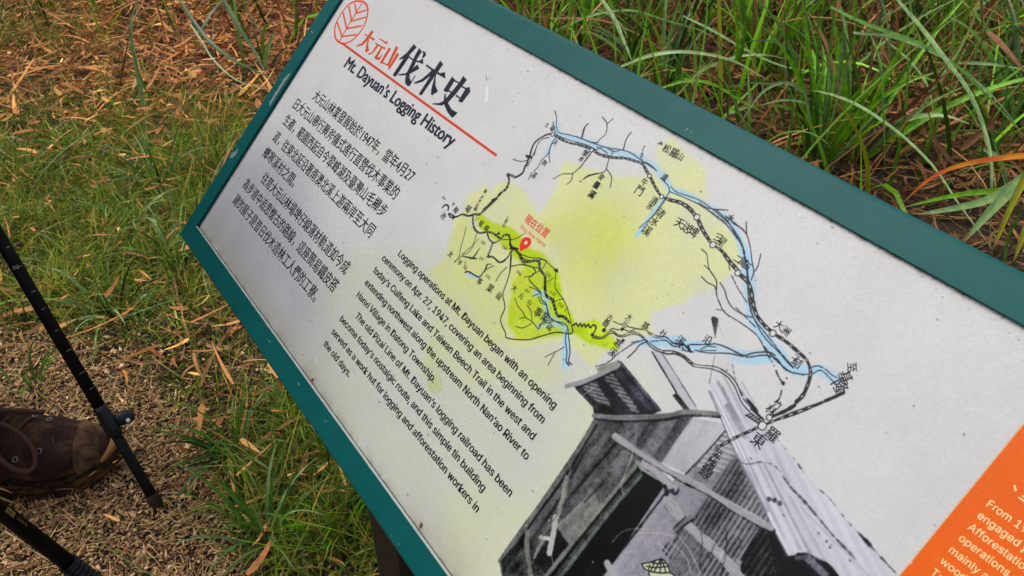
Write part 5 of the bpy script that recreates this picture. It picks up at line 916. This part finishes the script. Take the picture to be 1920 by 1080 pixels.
vm = bn.new('ShaderNodeVectorMath'); vm.operation = 'DISTANCE'; vm.inputs[1].default_value = tuple(off_ + np.array([0, 0, .01])); tcb = bn.new('ShaderNodeTexCoord'); bl_.new(tcb.outputs['Object'], vm.inputs[0])
nzb = bn.new('ShaderNodeTexNoise'); nzb.inputs['Scale'].default_value = 28; nzb.inputs['Detail'].default_value = 7; bl_.new(tcb.outputs['Object'], nzb.inputs['Vector'])
mm_ = bn.new('ShaderNodeMath'); mm_.operation = 'MULTIPLY_ADD'; mm_.inputs[1].default_value = .32; bl_.new(nzb.outputs['Fac'], mm_.inputs[0]); bl_.new(vm.outputs['Value'], mm_.inputs[2])
mr_ = bn.new('ShaderNodeMapRange'); mr_.inputs['From Min'].default_value = .245; mr_.inputs['From Max'].default_value = .19; bl_.new(mm_.outputs[0], mr_.inputs['Value'])
mxb = bn.new('ShaderNodeMix'); mxb.data_type = 'RGBA'; bl_.new(mr_.outputs[0], mxb.inputs['Factor']); bl_.new(base_src, mxb.inputs['A']); mxb.inputs['B'].default_value = (.15, .075, .028, 1); bl_.new(mxb.outputs['Result'], bn['Principled BSDF'].inputs['Base Color'])
person = empty('person', tuple(toe + ax * .2), 'person in a muddy laced brown hiking boot standing at the left edge', 'person'); prp = toe + ax * .2
BS = 1.2
def bp3(s, w_, z): return toe + (ax * s + sd3 * w_ + np.array([0, 0, 1.]) * z) * BS
# rings: (s along the foot, z centre, half width, half height up, half height down, tilt of ring plane, side offset)
RG = [(.004, .032, .010, .008, .008, 0), (.012, .033, .024, .016, .012, 0), (.028, .036, .036, .025, .016, 0), (.050, .040, .045, .034, .020, 0), (.075, .043, .051, .040, .024, .05), (.100, .047, .051, .045, .027, .12), (.125, .053, .048, .052, .032, .22), (.150, .062, .045, .060, .040, .38), (.172, .078, .044, .064, .060, .62), (.190, .105, .045, .062, .085, .95), (.200, .140, .047, .058, .066, 1.3), (.203, .170, .049, .056, .056, 1.5), (.204, .200, .051, .056, .056, 1.57)]
def boot_rings(RG, grow=0.0, n_=28):
    out = []
    for s, zc, hw, hu, hd, ti_ in RG:
        T = np.array([math.cos(ti_), math.sin(ti_)]); N2 = np.array([-math.sin(ti_), math.cos(ti_)]); ring = []
        for k in range(n_):
            a = 2 * math.pi * k / n_; c_, s_ = math.cos(a), math.sin(a); hh = (hu if s_ > 0 else hd) + grow
            cw = math.copysign(abs(c_) ** .85, c_) * (hw + grow); ch_ = math.copysign(abs(s_) ** .9, s_) * hh
            ring.append(bp3(s + N2[0] * ch_, cw, max(zc + N2[1] * ch_, .020)))
        out.append(ring)
    return out
me = loft('boot', boot_rings(RG)); boot = link('boot', shift(me, prp), person, [m_boot], smooth=True, label='brown leather hiking boot caked with orange mud')
sub = boot.modifiers.new('sub', 'SUBSURF'); sub.levels = sub.render_levels = 2
tx_ = bpy.data.textures.new('crease', 'CLOUDS'); tx_.noise_scale = .022
dm = boot.modifiers.new('creases', 'DISPLACE'); dm.texture = tx_; dm.strength = .012; dm.mid_level = .5; dm.texture_coords = 'LOCAL'
# sole
ol = [(-.004, 0), (.002, .019), (.016, .034), (.04, .047), (.075, .056), (.11, .053), (.15, .044), (.19, .038), (.23, .040), (.265, .038), (.285, .026), (.292, 0)]
outline = ol + [(s, -w_) for s, w_ in ol[::-1][1:-1]]; outline = spline(np.array(outline + [outline[0]]), 3)[:-1]
def spring(s): return .014 * max(0, (.06 - s) / .06) ** 1.6
rings = []
for z_, g_ in ((.0, -.004), (.003, 0), (.010, .001), (.013, -.0015), (.016, .001), (.022, .0005), (.027, -.004)):
    rings.append([bp3(s + (g_ if s > .14 else -g_), w_ * (1 + g_ / .05), z_ + spring(s)) for s, w_ in outline])
link('sole', shift(loft('sole', rings), prp), boot, [m_sole], smooth=True)
link('toe_cap', shift(loft('cap', boot_rings(RG[:3] + [(.043, .039, .0425, .031, .019, 0)], .0035)), prp), boot, [m_cap], smooth=True)
rim = [bp3(s, w_, .027 + spring(s) + .004) for s, w_ in ((.012, -.032), (.003, -.018), (-.001, -.004), (.0, .010), (.006, .024), (.016, .034))]
rim = spline(rim, 4); link('toe_rim', shift(tube('rim', rim, [.0075 * math.sin(math.pi * (.06 + .88 * i / (len(rim) - 1))) ** .6 for i in range(len(rim))], 8), prp), boot, [m_dirt], smooth=True)
m_eye = mat('tarnished_eyelet', (.22, .19, .19), .45, .4, .6)
welt = [bp3(s - (.002 if s > .14 else -.003), w_ * .96, .0285 + spring(s)) for s, w_ in np.vstack([outline, outline[:1]])]
link('welt', shift(tube('welt', welt, .0034, 6), prp), boot, [mat('dark_welt', (.018, .010, .008), .9, .1, noise=(60, (.10, .05, .02), .5, .7))], smooth=True)
seam = [bp3(s, w_, z_) for s, w_, z_ in ((.052, -.047, .040), (.062, -.036, .062), (.068, -.018, .077), (.070, .0, .081), (.068, .018, .077))]
for q in (0, .006): link('toe_seam', shift(tube('seam', spline(np.array(seam) + ax * q * BS, 4), .0013, 6), prp), boot, [m_lace], smooth=True)
def lace(pts, r_=.0030, name='lace'): link(name, shift(tube(name, spline([bp3(*p) for p in pts], 5), r_, 8), prp), boot, [m_lace], smooth=True)
def topz(s): return float(np.interp(s, [.028, .05, .075, .1, .125, .15, .172, .19], [.066, .076, .083, .092, .105, .12, .138, .158]))
for s in (.100, .120, .140): lace([(s, -.034, topz(s) - .012), (s + .006, -.014, topz(s) + .004), (s + .012, .014, topz(s) + .004), (s + .016, .034, topz(s) - .010)]); lace([(s + .014, -.034, topz(s + .014) - .012), (s + .006, -.006, topz(s + .01) + .006), (s, .03, topz(s) - .006)])
kn = (.150, -.004, .132)
lace([kn, (.140, -.030, .118), (.120, -.052, .085), (.098, -.058, .068), (.085, -.050, .072), (.088, -.034, .092), (.110, -.018, .112), kn], .0040)
lace([kn, (.130, .006, .126), (.105, .010, .118), (.085, .012, .110), (.078, .013, .108)], .0044, 'lace')
lace([kn, (.165, .030, .125), (.19, .045, .11)], .0032); lace([kn, (.170, -.040, .128), (.20, -.052, .13), (.225, -.05, .135)], .0030)
def torus(c, n_, R, r_, seg=14, rs=6):
    n_ = unit(n_); a = unit(np.cross(n_, [.1, .9, .3])); b_ = np.cross(n_, a); V = []; Fc = []
    for i in range(seg):
        t = 2 * math.pi * i / seg; d = a * math.cos(t) + b_ * math.sin(t)
        for j in range(rs): q = 2 * math.pi * j / rs; V.append(c + d * (R + r_ * math.cos(q)) + n_ * r_ * math.sin(q))
    for i in range(seg):
        for j in range(rs): Fc.append((i * rs + j, ((i + 1) % seg) * rs + j, ((i + 1) % seg) * rs + (j + 1) % rs, i * rs + (j + 1) % rs))
    return mesh_py('torus', V, Fc)
for s, w_, dz in ((.082, -.034, -.010), (.110, -.044, -.022), (.078, .018, .0), (.096, .022, .0), (.137, -.044, -.03)):
    link('eyelet', shift(torus(bp3(s, w_, topz(s) + dz + .004), np.array([0, -.5 if w_ < 0 else .2, 1.]), .0042, .0012), prp), boot, [m_eye], smooth=True)
# the other boot, a step behind
b2 = boot.copy(); COL.objects.link(b2); b2.parent = person; b2.location = tuple(ax * .36 * BS + sd3 * .20)
boot_pair = [(ch_, b2) for ch_ in list(boot.children)]
for ch_, par_ in boot_pair: q_ = ch_.copy(); COL.objects.link(q_); q_.parent = par_
# padded collar and trouser leg
cr = [(.196, .170, .054, .060, .060, 1.5), (.198, .185, .061, .066, .066, 1.55), (.200, .205, .063, .068, .068, 1.57), (.202, .222, .058, .062, .062, 1.57), (.203, .228, .050, .054, .054, 1.57)]
link('boot_collar', shift(loft('collar', boot_rings(cr, 0, 24)), prp), boot, [m_boot], smooth=True)
# the person's body above the boot: one continuous clothed figure, skinned on a skeleton
J = {'pel': (.215, .11, .86), 'kneeL': (.19, .01, .46), 'ankL': (.203, 0, .19), 'kneeR': (.42, .21, .46), 'ankR': (.56, .20, .19), 'hipL': (.205, .03, .80), 'hipR': (.26, .19, .80), 'sp': (.22, .11, 1.02), 'ch': (.215, .11, 1.22), 'nk': (.21, .11, 1.38),
     'shL': (.20, -.05, 1.32), 'shR': (.25, .27, 1.32), 'elL': (.14, -.10, 1.08), 'elR': (.20, .34, 1.08), 'haL': (.07, -.02, 1.0), 'haR': (.10, .24, 1.0)}
RAD = {'pel': .13, 'hipL': .088, 'hipR': .088, 'kneeL': .060, 'kneeR': .060, 'ankL': .050, 'ankR': .050, 'sp': .125, 'ch': .14, 'nk': .06, 'shL': .06, 'shR': .06, 'elL': .043, 'elR': .043, 'haL': .032, 'haR': .032}
ED = [('pel', 'hipL'), ('hipL', 'kneeL'), ('kneeL', 'ankL'), ('pel', 'hipR'), ('hipR', 'kneeR'), ('kneeR', 'ankR'), ('pel', 'sp'), ('sp', 'ch'), ('ch', 'nk'), ('ch', 'shL'), ('shL', 'elL'), ('elL', 'haL'), ('ch', 'shR'), ('shR', 'elR'), ('elR', 'haR')]
ks = list(J); sc3 = lambda q: q if isinstance(q, np.ndarray) else toe + (ax * q[0] * BS + sd3 * q[1] * 1.0) + np.array([0, 0, q[2] * 1.0 + (.03 if q[2] < .3 else 0)])
J['haR'] = at(1.07) - np.array([.03, 0, 0]); J['haL'] = at2(Ltot + .69) - np.array([.03, 0, 0])      # the hands close on the two grips
J['elR'] = (sc3(J['shR']) + J['haR']) / 2 + np.array([-.10, .05, -.10]); J['elL'] = (sc3(J['shL']) + J['haL']) / 2 + np.array([-.10, -.02, -.10])
me = bpy.data.meshes.new('figure'); me.from_pydata([tuple(sc3(J[k]) - prp) for k in ks], [(ks.index(a), ks.index(b_)) for a, b_ in ED], []); me.update()
fig = link('body', me, person, [m_cloth], label='dark brown trousers and jacket')
sk = fig.modifiers.new('skin', 'SKIN'); sk.use_smooth_shade = True
for i, k in enumerate(ks): me.skin_vertices[0].data[i].radius = (RAD[k], RAD[k])
me.skin_vertices[0].data[0].use_root = True
sb = fig.modifiers.new('sub', 'SUBSURF'); sb.levels = sb.render_levels = 2
